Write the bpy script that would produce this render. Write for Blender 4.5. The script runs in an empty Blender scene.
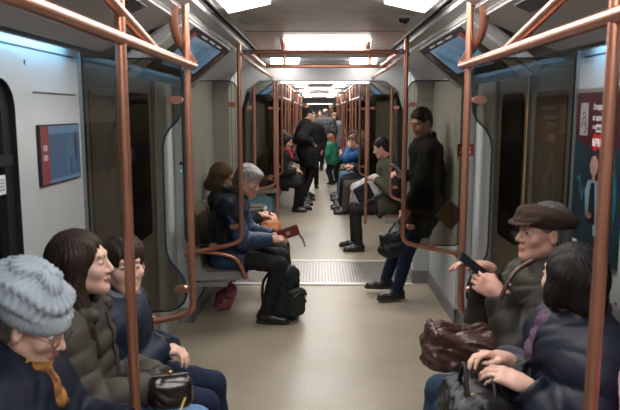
import bpy, math, random
import numpy as np
from mathutils import Vector, Matrix
random.seed(7)
D = bpy.data
SC = bpy.context.scene
COL = SC.collection
PI = math.pi

# ------------------------------------------------------------------ materials
MATS = {}
def mat(name, col, rough=0.6, metal=0.0, spec=0.5, noise=0.0, nscale=8.0, bump=0.0, bscale=60.0, col2=None,
        coat=0.0, sheen=0.0, sub=0.0, bdist=0.004):
    if name in MATS: return MATS[name]
    m = D.materials.new(name); m.use_nodes = True
    nt = m.node_tree; b = nt.nodes['Principled BSDF']
    b.inputs['Base Color'].default_value = (*col, 1)
    b.inputs['Roughness'].default_value = rough
    b.inputs['Metallic'].default_value = metal
    b.inputs['Specular IOR Level'].default_value = spec
    b.inputs['Coat Weight'].default_value = coat
    b.inputs['Sheen Weight'].default_value = sheen
    b.inputs['Subsurface Weight'].default_value = sub
    if sub: b.inputs['Subsurface Radius'].default_value = (0.02, 0.008, 0.004)
    tc = nt.nodes.new('ShaderNodeTexCoord')
    if noise > 0 or col2:
        n = nt.nodes.new('ShaderNodeTexNoise'); n.inputs['Scale'].default_value = nscale
        n.inputs['Detail'].default_value = 5
        nt.links.new(tc.outputs['Object'], n.inputs['Vector'])
        r = nt.nodes.new('ShaderNodeValToRGB')
        c2 = col2 if col2 else tuple(c * (1 - noise) for c in col)
        c1 = col if col2 else tuple(min(1, c * (1 + noise)) for c in col)
        r.color_ramp.elements[0].position = 0.35; r.color_ramp.elements[1].position = 0.65
        r.color_ramp.elements[0].color = (*c2, 1); r.color_ramp.elements[1].color = (*c1, 1)
        nt.links.new(n.outputs['Fac'], r.inputs['Fac'])
        nt.links.new(r.outputs['Color'], b.inputs['Base Color'])
    if bump > 0:
        n2 = nt.nodes.new('ShaderNodeTexNoise'); n2.inputs['Scale'].default_value = bscale
        n2.inputs['Detail'].default_value = 4
        nt.links.new(tc.outputs['Object'], n2.inputs['Vector'])
        bp = nt.nodes.new('ShaderNodeBump'); bp.inputs['Strength'].default_value = bump
        bp.inputs['Distance'].default_value = bdist
        nt.links.new(n2.outputs['Fac'], bp.inputs['Height'])
        nt.links.new(bp.outputs['Normal'], b.inputs['Normal'])
    MATS[name] = m
    return m

def emat(name, col, strength):
    if name in MATS: return MATS[name]
    m = D.materials.new(name); m.use_nodes = True
    b = m.node_tree.nodes['Principled BSDF']
    b.inputs['Base Color'].default_value = (0.02, 0.02, 0.02, 1)
    b.inputs['Emission Color'].default_value = (*col, 1)
    b.inputs['Emission Strength'].default_value = strength
    MATS[name] = m
    return m

def glassmat(name, tint, refl=1.0, rough=0.03):
    if name in MATS: return MATS[name]
    m = D.materials.new(name); m.use_nodes = True
    nt = m.node_tree
    for n in list(nt.nodes): nt.nodes.remove(n)
    o = nt.nodes.new('ShaderNodeOutputMaterial')
    t = nt.nodes.new('ShaderNodeBsdfTransparent'); t.inputs[0].default_value = (*tint, 1)
    g = nt.nodes.new('ShaderNodeBsdfGlossy'); g.inputs['Roughness'].default_value = rough
    g.inputs[0].default_value = (refl, refl, refl, 1)
    f = nt.nodes.new('ShaderNodeFresnel'); f.inputs[0].default_value = 1.5
    mx = nt.nodes.new('ShaderNodeMixShader')
    nt.links.new(f.outputs[0], mx.inputs[0]); nt.links.new(t.outputs[0], mx.inputs[1]); nt.links.new(g.outputs[0], mx.inputs[2])
    nt.links.new(mx.outputs[0], o.inputs[0])
    MATS[name] = m
    return m

WHITE = mat('wall_panel_white', (0.40, 0.42, 0.425), 0.42, noise=0.03, nscale=2)
GREYP = mat('grey_panel', (0.27, 0.275, 0.28), 0.45)
COVE = mat('cove_plastic', (0.33, 0.33, 0.325), 0.5, noise=0.04, nscale=3)
CEIL = mat('ceiling_metal', (0.44, 0.40, 0.375), 0.42, metal=0.25, noise=0.12, nscale=5)
SLOT = mat('ceiling_slot', (0.05, 0.047, 0.045), 0.6)
ALU = mat('aluminium', (0.36, 0.36, 0.37), 0.35, metal=0.8)
COPPER = mat('copper_rail', (0.46, 0.21, 0.14), 0.28, metal=0.75, noise=0.06, nscale=3)
BLACKP = mat('black_plastic', (0.012, 0.012, 0.014), 0.4)
RUBBER = mat('rubber', (0.02, 0.02, 0.02), 0.7)
DOORM = mat('door_metal', (0.25, 0.225, 0.18), 0.42, metal=0.3, noise=0.06, nscale=4)
SKIRT = mat('skirting_grey', (0.16, 0.16, 0.17), 0.5)
SEATF = mat('seat_brown', (0.10, 0.065, 0.05), 0.7, bump=0.3, bscale=200)
SEATG = mat('seat_shell', (0.20, 0.19, 0.18), 0.45)
TEAL = mat('teal_panel', (0.09, 0.20, 0.25), 0.5, noise=0.15, nscale=12)
YELLOW = mat('yellow_strip', (0.95, 0.58, 0.16), 0.5)
GLASS = glassmat('partition_glass', (0.62, 0.595, 0.54))
WGLASS = glassmat('window_glass', (0.5, 0.5, 0.5))
LIGHT = emat('lamp_diffuser', (1.0, 0.965, 0.92), 15.0)
COOL = emat('cool_strip', (0.35, 0.68, 1.0), 22.0)

def floor_material():
    m = mat('floor_linoleum', (0.33, 0.285, 0.215), 0.36, spec=0.45)
    nt = m.node_tree; b = nt.nodes['Principled BSDF']
    tc = nt.nodes.new('ShaderNodeTexCoord')
    n = nt.nodes.new('ShaderNodeTexNoise'); n.inputs['Scale'].default_value = 2.2; n.inputs['Detail'].default_value = 8
    n2 = nt.nodes.new('ShaderNodeTexNoise'); n2.inputs['Scale'].default_value = 90; n2.inputs['Detail'].default_value = 3
    nt.links.new(tc.outputs['Object'], n.inputs['Vector']); nt.links.new(tc.outputs['Object'], n2.inputs['Vector'])
    r = nt.nodes.new('ShaderNodeValToRGB')
    r.color_ramp.elements[0].position = 0.3; r.color_ramp.elements[1].position = 0.7
    r.color_ramp.elements[0].color = (0.275, 0.235, 0.175, 1); r.color_ramp.elements[1].color = (0.35, 0.305, 0.235, 1)
    nt.links.new(n.outputs['Fac'], r.inputs['Fac'])
    r2 = nt.nodes.new('ShaderNodeValToRGB')
    r2.color_ramp.elements[0].position = 0.35; r2.color_ramp.elements[1].position = 0.5
    r2.color_ramp.elements[0].color = (0.8, 0.78, 0.74, 1); r2.color_ramp.elements[1].color = (1, 1, 1, 1)
    nt.links.new(n2.outputs['Fac'], r2.inputs['Fac'])
    mx = nt.nodes.new('ShaderNodeMix'); mx.data_type = 'RGBA'; mx.blend_type = 'MULTIPLY'; mx.inputs[0].default_value = 1
    nt.links.new(r.outputs['Color'], mx.inputs[6]); nt.links.new(r2.outputs['Color'], mx.inputs[7])
    nt.links.new(mx.outputs[2], b.inputs['Base Color'])
    mr = nt.nodes.new('ShaderNodeMapRange'); mr.inputs[3].default_value = 0.24; mr.inputs[4].default_value = 0.46
    nt.links.new(n.outputs['Fac'], mr.inputs[0]); nt.links.new(mr.outputs[0], b.inputs['Roughness'])
    return m
FLOOR = floor_material()

# ------------------------------------------------------------------ basic mesh helpers
class MB:
    def __init__(s): s.v = []; s.f = []; s.mi = []
    def add(s, vs, fs, mi=0):
        o = len(s.v); s.v += [tuple(v) for v in vs]; s.f += [tuple(i + o for i in f) for f in fs]; s.mi += [mi] * len(fs)
        return s
    def box(s, x0, x1, y0, y1, z0, z1, mi=0):
        vs = [(x, y, z) for x in (x0, x1) for y in (y0, y1) for z in (z0, z1)]
        return s.add(vs, [(0, 1, 3, 2), (4, 6, 7, 5), (0, 4, 5, 1), (2, 3, 7, 6), (0, 2, 6, 4), (1, 5, 7, 3)], mi)
    def prism(s, poly, axis, a, b, mi=0):
        """poly: 2D points; axis the extrusion axis ('x','y','z')."""
        n = len(poly)
        def P(p, t):
            if axis == 'x': return (t, p[0], p[1])
            if axis == 'y': return (p[0], t, p[1])
            return (p[0], p[1], t)
        vs = [P(p, a) for p in poly] + [P(p, b) for p in poly]
        fs = [tuple(range(n)), tuple(range(2 * n - 1, n - 1, -1))] + [(i, i + n, (i + 1) % n + n, (i + 1) % n) for i in range(n)]
        return s.add(vs, fs, mi)
    def tube(s, pts, r, n=14, mi=0, r2=None, closed=False):
        pts = [Vector(p) for p in pts]
        m = len(pts); vs = []; fs = []
        t0 = (pts[1] - pts[0]).normalized()
        up = Vector((0, 0, 1)) if abs(t0.z) < 0.9 else Vector((1, 0, 0))
        nrm = (up - t0 * up.dot(t0)).normalized()
        for i in range(m):
            if closed: t = (pts[(i + 1) % m] - pts[i - 1]).normalized()
            elif i == 0: t = t0
            elif i == m - 1: t = (pts[-1] - pts[-2]).normalized()
            else: t = ((pts[i + 1] - pts[i]).normalized() + (pts[i] - pts[i - 1]).normalized()).normalized()
            nrm = (nrm - t * nrm.dot(t)).normalized(); bn = t.cross(nrm)
            rr = r if r2 is None else r + (r2 - r) * i / (m - 1)
            for k in range(n):
                a = 2 * PI * k / n
                vs.append(pts[i] + nrm * math.cos(a) * rr + bn * math.sin(a) * rr)
        for i in range(m if closed else m - 1):
            for k in range(n):
                j = (i + 1) % m
                fs.append((i * n + k, i * n + (k + 1) % n, j * n + (k + 1) % n, j * n + k))
        if not closed:
            fs.append(tuple(range(n - 1, -1, -1))); fs.append(tuple((m - 1) * n + k for k in range(n)))
        return s.add(vs, fs, mi)
    def ellipsoid(s, c, r, n=16, m=10, mi=0, rot=None):
        vs = []; fs = []
        R = rot or Matrix.Identity(3)
        for j in range(m + 1):
            th = PI * j / m
            for k in range(n):
                a = 2 * PI * k / n
                vs.append(Vector(c) + R @ Vector((r[0] * math.sin(th) * math.cos(a), r[1] * math.sin(th) * math.sin(a), r[2] * math.cos(th))))
        for j in range(m):
            for k in range(n):
                fs.append((j * n + k, (j + 1) * n + k, (j + 1) * n + (k + 1) % n, j * n + (k + 1) % n))
        return s.add(vs, fs, mi)
    def build(s, name, mats, parent=None, smooth=True, bevel=0.0, seg=2, angle=40):
        me = D.meshes.new(name); me.from_pydata(s.v, [], s.f)
        if not isinstance(mats, (list, tuple)): mats = [mats]
        for m in mats: me.materials.append(m)
        me.polygons.foreach_set('material_index', s.mi)
        me.validate(); me.update()
        import bmesh
        bm = bmesh.new(); bm.from_mesh(me); bmesh.ops.remove_doubles(bm, verts=bm.verts, dist=1e-6)
        bmesh.ops.recalc_face_normals(bm, faces=bm.faces)
        if bevel > 0:
            es = [e for e in bm.edges if len(e.link_faces) == 2 and e.calc_face_angle(0) > math.radians(30)]
            bmesh.ops.bevel(bm, geom=es, offset=bevel, segments=seg, affect='EDGES', clamp_overlap=True)
        bm.to_mesh(me); bm.free()
        if smooth:
            me.polygons.foreach_set('use_smooth', [True] * len(me.polygons))
            me.set_sharp_from_angle(angle=math.radians(angle))
        o = D.objects.new(name, me); COL.objects.link(o)
        if parent: o.parent = parent
        return o

def path(pts, rad, seg=7):
    """polyline with rounded corners"""
    pts = [Vector(p) for p in pts]; out = [pts[0]]
    for i in range(1, len(pts) - 1):
        a, b, c = pts[i - 1], pts[i], pts[i + 1]
        u = (a - b); w = (c - b); R = min(rad, u.length * 0.49, w.length * 0.49)
        p = b + u.normalized() * R; q = b + w.normalized() * R
        for k in range(seg + 1):
            t = k / seg
            out.append(p * (1 - t) ** 2 + b * 2 * t * (1 - t) + q * t * t)
    out.append(pts[-1]); return out

def tag(o, label, cat, group=None):
    o['label'] = label; o['category'] = cat
    if group: o['group'] = group
    return o
def struct(o):
    o['kind'] = 'structure'; return o
def empty(name, loc=(0, 0, 0), rz=0.0):
    o = D.objects.new(name, None); COL.objects.link(o); o.location = loc; o.rotation_euler = (0, 0, rz)
    o.empty_display_size = 0.1
    return o
def copy_tree(o, parent=None):
    c = o.copy(); COL.objects.link(c)
    if parent: c.parent = parent
    for ch in [x for x in D.objects if x.parent == o]: copy_tree(ch, c)
    return c

# ------------------------------------------------------------------ text helper (real letters as flat mesh text)
def text_mesh(name, body, size, m, loc, rot, parent, sx=1.0, bold=0.0):
    cu = D.curves.new(name, 'FONT'); cu.body = body; cu.size = size; cu.extrude = 0.0006; cu.offset = bold
    to = D.objects.new(name + '_tmp', cu); COL.objects.link(to)
    dg = bpy.context.evaluated_depsgraph_get()
    me = D.meshes.new_from_object(to.evaluated_get(dg)); me.name = name
    D.objects.remove(to, do_unlink=True); D.curves.remove(cu)
    me.materials.clear(); me.materials.append(m)
    o = D.objects.new(name, me); COL.objects.link(o); o.location = loc; o.rotation_euler = rot; o.scale = (sx, 1, 1)
    if parent: o.parent = parent
    return o

# ------------------------------------------------------------------ signed distance modelling
def _v(a): return np.asarray(a, dtype=np.float32)
class Prim:
    pass
def cone(a, b, ra, rb, k=0.02, op='u', sx=1.0, flat=False, puff=None):
    p = Prim(); p.t = 'cone'; p.a = _v(a); p.b = _v(b); p.ra = ra; p.rb = rb; p.k = k; p.op = op; p.sx = sx; p.flat = flat; p.puff = puff
    R = max(ra, rb) * max(sx, 1) + (0.03 if puff else 0)
    p.lo = np.minimum(p.a, p.b) - R; p.hi = np.maximum(p.a, p.b) + R
    return p
def ell(c, r, k=0.02, op='u', R=None):
    p = Prim(); p.t = 'ell'; p.c = _v(c); p.r = _v(r); p.k = k; p.op = op
    p.R = None if R is None else np.array(R, dtype=np.float32)
    m = max(r); 
    p.lo = p.c - m; p.hi = p.c + m
    if R is None: p.lo = p.c - p.r; p.hi = p.c + p.r
    return p
def rbox(c, h, rad, k=0.01, op='u', R=None):
    p = Prim(); p.t = 'box'; p.c = _v(c); p.h = _v(h) - rad; p.rad = rad; p.k = k; p.op = op
    p.R = None if R is None else np.array(R, dtype=np.float32)
    m = float(np.linalg.norm(h)); p.lo = p.c - (m if R is not None else _v(h)); p.hi = p.c + (m if R is not None else _v(h))
    return p
def plane(c, n, op='i'):
    """keeps the side opposite to n"""
    p = Prim(); p.t = 'plane'; p.c = _v(c); n = _v(n); p.n = n / np.linalg.norm(n); p.op = op; p.k = 0.004
    p.lo = None
    return p
def ev(p, P):
    if p.t == 'cone':
        a, b = p.a, p.b
        if p.sx != 1.0:
            s = np.array([1 / p.sx, 1, 1], dtype=np.float32); mid = np.array([0, 0, 0], dtype=np.float32)
            c = (a + b) * 0.5
            Q = (P - c) * s; A = (a - c) * s; B = (b - c) * s
        else: Q, A, B = P, a, b
        ba = B - A; pa = Q - A
        L2 = float(ba @ ba) + 1e-12
        t0 = (pa @ ba) / L2; t = np.clip(t0, 0, 1)
        d = np.linalg.norm(pa - t[:, None] * ba, axis=1)
        r = p.ra + (p.rb - p.ra) * t
        if p.puff:
            amp, sp = p.puff; L = math.sqrt(L2)
            r = r + amp * (np.sqrt(np.abs(np.sin(PI * t * L / sp))) - 0.6)
        d = d - r
        if p.flat: d = np.maximum(d, (t0 - 1) * math.sqrt(L2))
        return d
    if p.t == 'ell':
        q = P - p.c
        if p.R is not None: q = q @ p.R
        k0 = np.linalg.norm(q / p.r, axis=1); k1 = np.linalg.norm(q / (p.r * p.r), axis=1) + 1e-9
        return k0 * (k0 - 1) / k1
    if p.t == 'box':
        q = P - p.c
        if p.R is not None: q = q @ p.R
        q = np.abs(q) - p.h
        return np.linalg.norm(np.maximum(q, 0), axis=1) + np.minimum(q.max(axis=1), 0) - p.rad
    if p.t == 'plane':
        return (P - p.c) @ p.n
def combine(prims, P):
    d = np.full(len(P), 1.0, dtype=np.float32); first = True
    for p in prims:
        e = ev(p, P)
        if p.op == 'u':
            k = p.k
            h = np.clip(0.5 + 0.5 * (e - d) / k, 0, 1)
            d = e * (1 - h) + d * h - k * h * (1 - h)
        elif p.op == 's':
            k = p.k; e = -e
            h = np.clip(0.5 - 0.5 * (e - d) / k, 0, 1)
            d = e * (1 - h) + d * h + k * h * (1 - h)
        else: d = np.maximum(d, e)
    return d
def sdf_arrays(prims, res, disp=None, pad=0.012):
    lo = np.min([p.lo for p in prims if p.op == 'u'], axis=0) - pad - res
    hi = np.max([p.hi for p in prims if p.op == 'u'], axis=0) + pad + res
    B = 8
    nb = np.ceil((hi - lo) / (res * B)).astype(int)
    n = nb * B + 1
    V = np.ones(n, dtype=np.float32)
    bi = np.stack(np.meshgrid(*[np.arange(k) for k in nb], indexing='ij'), -1).reshape(-1, 3)
    cen = (lo + (bi + 0.5) * B * res).astype(np.float32)
    hd = B * res * 0.87
    val = combine(prims, cen)
    Dm = np.stack([ev(p, cen) for p in prims])
    g = np.arange(B + 1)
    off = (np.stack(np.meshgrid(g, g, g, indexing='ij'), -1).reshape(-1, 3) * res).astype(np.float32)
    act = np.abs(val) < hd * 1.7 + 0.012
    isu = np.array([p.op == 'u' for p in prims])
    for i in range(len(bi)):
        x, y, z = bi[i] * B
        if not act[i]:
            if val[i] < 0: V[x:x + B + 1, y:y + B + 1, z:z + B + 1] = -1
    for i in np.nonzero(act)[0]:
        x, y, z = bi[i] * B
        dcol = Dm[:, i]; mn = dcol[isu].min()
        ps = [p for j, p in enumerate(prims) if (p.op == 'u' and dcol[j] < mn + hd * 2.6 + 0.03) or (p.op != 'u' and abs(dcol[j]) < hd * 2.2 + 0.03) or (p.op == 'i' and dcol[j] > -hd * 2) or (p.op == 's' and dcol[j] < hd * 2)]
        Pp = off + (lo + bi[i] * B * res).astype(np.float32)
        d = combine(ps, Pp)
        if disp is not None: d = d - disp(Pp)
        V[x:x + B + 1, y:y + B + 1, z:z + B + 1] = d.reshape(B + 1, B + 1, B + 1)
    # surface nets
    S = V < 0
    c = [S[i:n[0] - 1 + i, j:n[1] - 1 + j, k:n[2] - 1 + k] for i in (0, 1) for j in (0, 1) for k in (0, 1)]
    anyv = c[0].copy(); allv = c[0].copy()
    for q in c[1:]: anyv |= q; allv &= q
    A = anyv & ~allv
    idx = np.argwhere(A)
    if len(idx) == 0: return np.zeros((0, 3)), np.zeros((0, 4), int)
    ids = np.full(A.shape, -1, dtype=np.int32); ids[tuple(idx.T)] = np.arange(len(idx))
    acc = np.zeros((len(idx), 3)); cnt = np.zeros(len(idx))
    cor = [(i, j, k) for i in (0, 1) for j in (0, 1) for k in (0, 1)]
    vals = [V[idx[:, 0] + q[0], idx[:, 1] + q[1], idx[:, 2] + q[2]] for q in cor]
    for a in range(8):
        for b in range(a + 1, 8):
            df = [cor[b][m] - cor[a][m] for m in range(3)]
            if sum(abs(x) for x in df) != 1: continue
            va, vb = vals[a], vals[b]
            s = (va < 0) != (vb < 0)
            t = np.where(s, va / (va - vb + 1e-12), 0)
            for m in range(3):
                acc[:, m] += np.where(s, cor[a][m] + t * df[m], 0)
            cnt += s
    verts = lo + (idx + acc / cnt[:, None]) * res
    quads = []
    for ax in range(3):
        s0 = [slice(None)] * 3; s1 = [slice(None)] * 3
        s0[ax] = slice(0, -1); s1[ax] = slice(1, None)
        ch = S[tuple(s0)] != S[tuple(s1)]
        e = np.argwhere(ch)
        o1, o2 = [(1, 2), (2, 0), (0, 1)][ax]
        ok = (e[:, o1] > 0) & (e[:, o2] > 0) & (e[:, o1] < n[o1] - 1) & (e[:, o2] < n[o2] - 1)
        e = e[ok]
        def cid(d1, d2):
            q = e.copy(); q[:, o1] -= d1; q[:, o2] -= d2
            return ids[q[:, 0], q[:, 1], q[:, 2]]
        q = np.stack([cid(1, 1), cid(0, 1), cid(0, 0), cid(1, 0)], 1)
        neg = S[e[:, 0], e[:, 1], e[:, 2]]
        q[~neg] = q[~neg][:, ::-1]
        quads.append(q)
    F = np.concatenate(quads); F = F[(F >= 0).all(axis=1)]
    return verts, F
def sdf_obj(name, prims, res, mats, parent=None, disp=None, region=None):
    v, f = sdf_arrays(prims, res, disp)
    me = D.meshes.new(name)
    me.vertices.add(len(v)); me.vertices.foreach_set('co', v.astype(np.float32).ravel())
    me.loops.add(len(f) * 4); me.loops.foreach_set('vertex_index', f.astype(np.int32).ravel())
    me.polygons.add(len(f)); me.polygons.foreach_set('loop_start', np.arange(0, len(f) * 4, 4, dtype=np.int32))
    me.polygons.foreach_set('loop_total', np.full(len(f), 4, dtype=np.int32))
    if not isinstance(mats, (list, tuple)): mats = [mats]
    for m in mats: me.materials.append(m)
    if region is not None and len(f):
        cen = v[f].mean(axis=1)
        me.polygons.foreach_set('material_index', region(cen).astype(np.int32))
    me.polygons.foreach_set('use_smooth', np.ones(len(f), dtype=bool))
    me.update(calc_edges=True); me.validate()
    o = D.objects.new(name, me); COL.objects.link(o)
    if parent: o.parent = parent
    return o
def wrinkle(amp, sc=1.0, seed=0.0):
    def f(P):
        x, y, z = P[:, 0] * sc, P[:, 1] * sc, P[:, 2] * sc
        w = np.sin(11 * x + 7 * z + seed) + np.sin(10 * y - 8 * z + 1.3 * seed) + .5 * np.sin(23 * x - 19 * y + 6 * z)
        a = np.abs(np.sin(30 * z + 10 * x - 6 * y + 1.5 * w + seed)) ** .6 + np.abs(np.sin(22 * x - 26 * y + 15 * z + 1.9 * w - seed)) ** .6 * .8
        return (amp * 1.7 * (a - 1.25) + amp * .25 * np.sin(70 * y + 50 * z + 3 * w)).astype(np.float32)
    return f

# ------------------------------------------------------------------ people
SKIN = mat('skin', (0.50, 0.27, 0.19), 0.5, noise=0.05, nscale=20, sub=0.12)
SKINP = mat('skin_pale', (0.60, 0.37, 0.29), 0.48, noise=0.04, nscale=20, sub=0.12)
SKINR = mat('skin_ruddy', (0.44, 0.235, 0.18), 0.5, noise=0.08, nscale=14, sub=0.1)
LIPS = mat('lips', (0.38, 0.16, 0.125), 0.5)
EYEW = mat('eye_white', (0.6, 0.57, 0.54), 0.25)
IRIS = mat('iris', (0.03, 0.022, 0.018), 0.2)
def hairmat(name, c, c2):
    m = mat(name, c, 0.55, spec=0.2)
    nt = m.node_tree; b = nt.nodes['Principled BSDF']
    tc = nt.nodes.new('ShaderNodeTexCoord'); mp = nt.nodes.new('ShaderNodeMapping'); mp.inputs['Scale'].default_value = (160, 160, 12)
    n = nt.nodes.new('ShaderNodeTexNoise'); n.inputs['Scale'].default_value = 1.0; n.inputs['Detail'].default_value = 3
    nt.links.new(tc.outputs['Object'], mp.inputs[0]); nt.links.new(mp.outputs[0], n.inputs['Vector'])
    r = nt.nodes.new('ShaderNodeValToRGB'); r.color_ramp.elements[0].position = .35; r.color_ramp.elements[1].position = .65
    r.color_ramp.elements[0].color = (*c, 1); r.color_ramp.elements[1].color = (*c2, 1)
    nt.links.new(n.outputs['Fac'], r.inputs['Fac']); nt.links.new(r.outputs['Color'], b.inputs['Base Color'])
    bp = nt.nodes.new('ShaderNodeBump'); bp.inputs['Strength'].default_value = 0.5; bp.inputs['Distance'].default_value = 0.003
    nt.links.new(n.outputs['Fac'], bp.inputs['Height']); nt.links.new(bp.outputs['Normal'], b.inputs['Normal'])
    return m
H_BROWN = hairmat('hair_dark_brown', (0.012, 0.007, 0.005), (0.035, 0.019, 0.012))
H_BLACK = hairmat('hair_black', (0.005, 0.004, 0.004), (0.014, 0.010, 0.009))
H_GREY = hairmat('hair_grey', (0.13, 0.13, 0.13), (0.34, 0.33, 0.32))
H_SALT = hairmat('hair_dark_grey', (0.05, 0.045, 0.04), (0.13, 0.12, 0.11))
H_LBROWN = hairmat('hair_light_brown', (0.07, 0.04, 0.022), (0.15, 0.09, 0.055))
H_BLOND = hairmat('hair_blond', (0.22, 0.14, 0.07), (0.38, 0.26, 0.14))
H_RED = hairmat('hair_reddish', (0.16, 0.06, 0.025), (0.30, 0.12, 0.05))

def cloth(name, c, rough=0.85, sheen=0.0, noise=0.12, spec=0.25, bs=180, nscale=9, bump=0.25):
    return mat(name, c, rough, spec=spec, noise=noise, nscale=nscale, bump=bump, bscale=bs, sheen=sheen)
NAVY = cloth('navy_nylon', (0.006, 0.009, 0.021), 0.62, spec=0.25)
NAVY2 = cloth('navy_nylon_puffer', (0.008, 0.011, 0.023), 0.5, spec=0.35)
NAVY3 = cloth('navy_parka', (0.006, 0.012, 0.028), 0.6, spec=0.35)
OLIVE = cloth('grey_olive_nylon', (0.046, 0.040, 0.032), 0.6, spec=0.25)
BRNOL = cloth('dark_olive_brown_nylon', (0.018, 0.015, 0.010), 0.55, spec=0.3)
BLACKC = cloth('black_wool', (0.010, 0.010, 0.011), 0.9)
BLACKD = cloth('black_trousers', (0.011, 0.010, 0.010), 0.8)
CHARC = cloth('charcoal_jacket', (0.035, 0.035, 0.038), 0.7)
GREYC = cloth('grey_jacket', (0.045, 0.045, 0.048), 0.6)
LGREY = cloth('light_grey_coat', (0.24, 0.26, 0.29), 0.8)
BLUEJ = cloth('blue_jacket', (0.008, 0.025, 0.065), 0.55, spec=0.4)
BLUEB = cloth('bright_blue_jacket', (0.008, 0.07, 0.20), 0.6)
GREENJ = cloth('green_jacket', (0.03, 0.22, 0.14), 0.7)
OLIVEG = cloth('olive_green_jacket', (0.045, 0.045, 0.028), 0.8)
KHAKI = cloth('khaki_trousers', (0.075, 0.063, 0.045), 0.85)
JEAND = cloth('dark_denim', (0.007, 0.014, 0.036), 0.85, bs=400)
JEANM = cloth('mid_denim', (0.022, 0.048, 0.085), 0.85, bs=400)
JEANL = cloth('light_denim', (0.10, 0.19, 0.32), 0.85, bs=400)
REDC = cloth('red_cloth', (0.35, 0.02, 0.03), 0.7)
PINK = cloth('pink_fleece', (0.42, 0.14, 0.26), 0.9, sheen=0.3)
TANC = cloth('tan_fabric', (0.22, 0.15, 0.08), 0.9)
KNIT = cloth('pale_grey_knit', (0.30, 0.345, 0.40), 0.95, sheen=0.3, bs=120, noise=0.1, bump=0.5)
KNITW = cloth('whitish_knit', (0.42, 0.42, 0.42), 0.95, bs=120)
CAPT = cloth('brown_tweed', (0.036, 0.022, 0.015), 0.95, noise=0.3, nscale=160, bs=220)
SCARF = mat('mustard_pattern_scarf', (0.42, 0.19, 0.025), 0.9, col2=(0.10, 0.03, 0.02), nscale=34, bump=0.4, bscale=120)
BLACKL = mat('black_leather', (0.006, 0.006, 0.007), 0.42, spec=0.35, bump=0.25, bscale=90)
BROWNL = mat('dark_brown_leather', (0.055, 0.024, 0.020), 0.33, spec=0.55, noise=0.25, nscale=10, bump=0.5, bscale=26, bdist=0.01)
PURSEL = mat('very_dark_brown_leather', (0.014, 0.008, 0.006), 0.28, spec=0.6)
TANL = mat('tan_leather', (0.40, 0.155, 0.065), 0.5, spec=0.4, noise=0.15, nscale=12)
SHOE = mat('black_shoe_leather', (0.008, 0.007, 0.007), 0.35, spec=0.5)
SOLE = mat('shoe_sole', (0.02, 0.017, 0.015), 0.8)
BROWNSOLE = mat('pale_shoe_sole', (0.20, 0.13, 0.07), 0.8)

def ik(a, t, l1, l2, pole):
    a = Vector(a); t = Vector(t); d = t - a; L = d.length
    if L > (l1 + l2) * 0.995: t = a + d.normalized() * (l1 + l2) * 0.995; d = t - a; L = d.length
    u = d.normalized(); x = (l1 * l1 - l2 * l2 + L * L) / (2 * L); h = math.sqrt(max(0.0, l1 * l1 - x * x))
    p = Vector(pole); p = (p - u * p.dot(u)); p = p.normalized() if p.length > 1e-5 else Vector((0, 0, -1))
    return a + u * x + p * h, t

def basis(fwd, nrm):
    """columns: side, forward, normal"""
    f = Vector(fwd).normalized(); n = Vector(nrm); n = (n - f * n.dot(f))
    n = n.normalized() if n.length > 1e-4 else f.orthogonal().normalized()
    s = f.cross(n)
    return s, f, n

def hand_prims(w, fwd, nrm, side, curl, s, spread=0.0, point=False, curls=None):
    """w wrist, fwd finger direction, nrm back-of-hand normal, side +1 when the thumb lies on +s side"""
    S, F, N = basis(fwd, nrm); w = Vector(w); out = []
    def P(x, y, z): return w + S * (x * s * side) + F * (y * s) + N * (z * s)
    R = Matrix((S, F, N)).transposed()
    out.append(cone(P(0, -.02, 0), P(0, .03, 0), .025 * s, .026 * s, .015 * s))
    out.append(rbox(P(0.0, .05, 0), (.038 * s, .042 * s, .0135 * s), .012 * s, .02 * s, R=R))
    out.append(ell(P(.022, .03, -.010), (.017 * s, .028 * s, .014 * s), .012 * s, R=R))
    L = [(.029, .088, .040, .026, .021), (.0095, .092, .044, .029, .022), (-.010, .090, .041, .027, .021), (-.029, .083, .032, .021, .018)]
    for i, (bx, by, l1, l2, l3) in enumerate(L):
        c = curls[i] if curls else curl
        a = c * 0.9; p = Vector((bx, by - .008, .002)); q = p.copy(); ang = 0
        sp = spread * (1.5 - i) * 0.10 + (1.5 - i) * 0.02
        pts = [q.copy()]
        for l, m in ((l1, 1.0), (l2, 1.25), (l3, 0.8)):
            ang += a * m
            q = q + Vector((math.sin(sp) * l, math.cos(ang) * l * math.cos(sp), -math.sin(ang) * l))
            pts.append(q.copy())
        rr = (.0088, .0082, .0074, .0064) if i < 3 else (.0076, .007, .0064, .0056)
        for j in range(3):
            out.append(cone(P(*pts[j]), P(*pts[j + 1]), rr[j] * s, rr[j + 1] * s, .004 * s))
    t0 = Vector((.024, .022, -.006)); t1 = Vector((.046, .050, -.014)); t2 = Vector((.050 - .018 * curl, .076, -.022 - .012 * curl)); t3 = Vector((.047 - .036 * curl, .098, -.026 - .018 * curl))
    for a_, b_, r0, r1 in ((t0, t1, .013, .0105), (t1, t2, .0105, .0092), (t2, t3, .0092, .0075)):
        out.append(cone(P(*a_), P(*b_), r0 * s, r1 * s, .006 * s))
    return out

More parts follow.
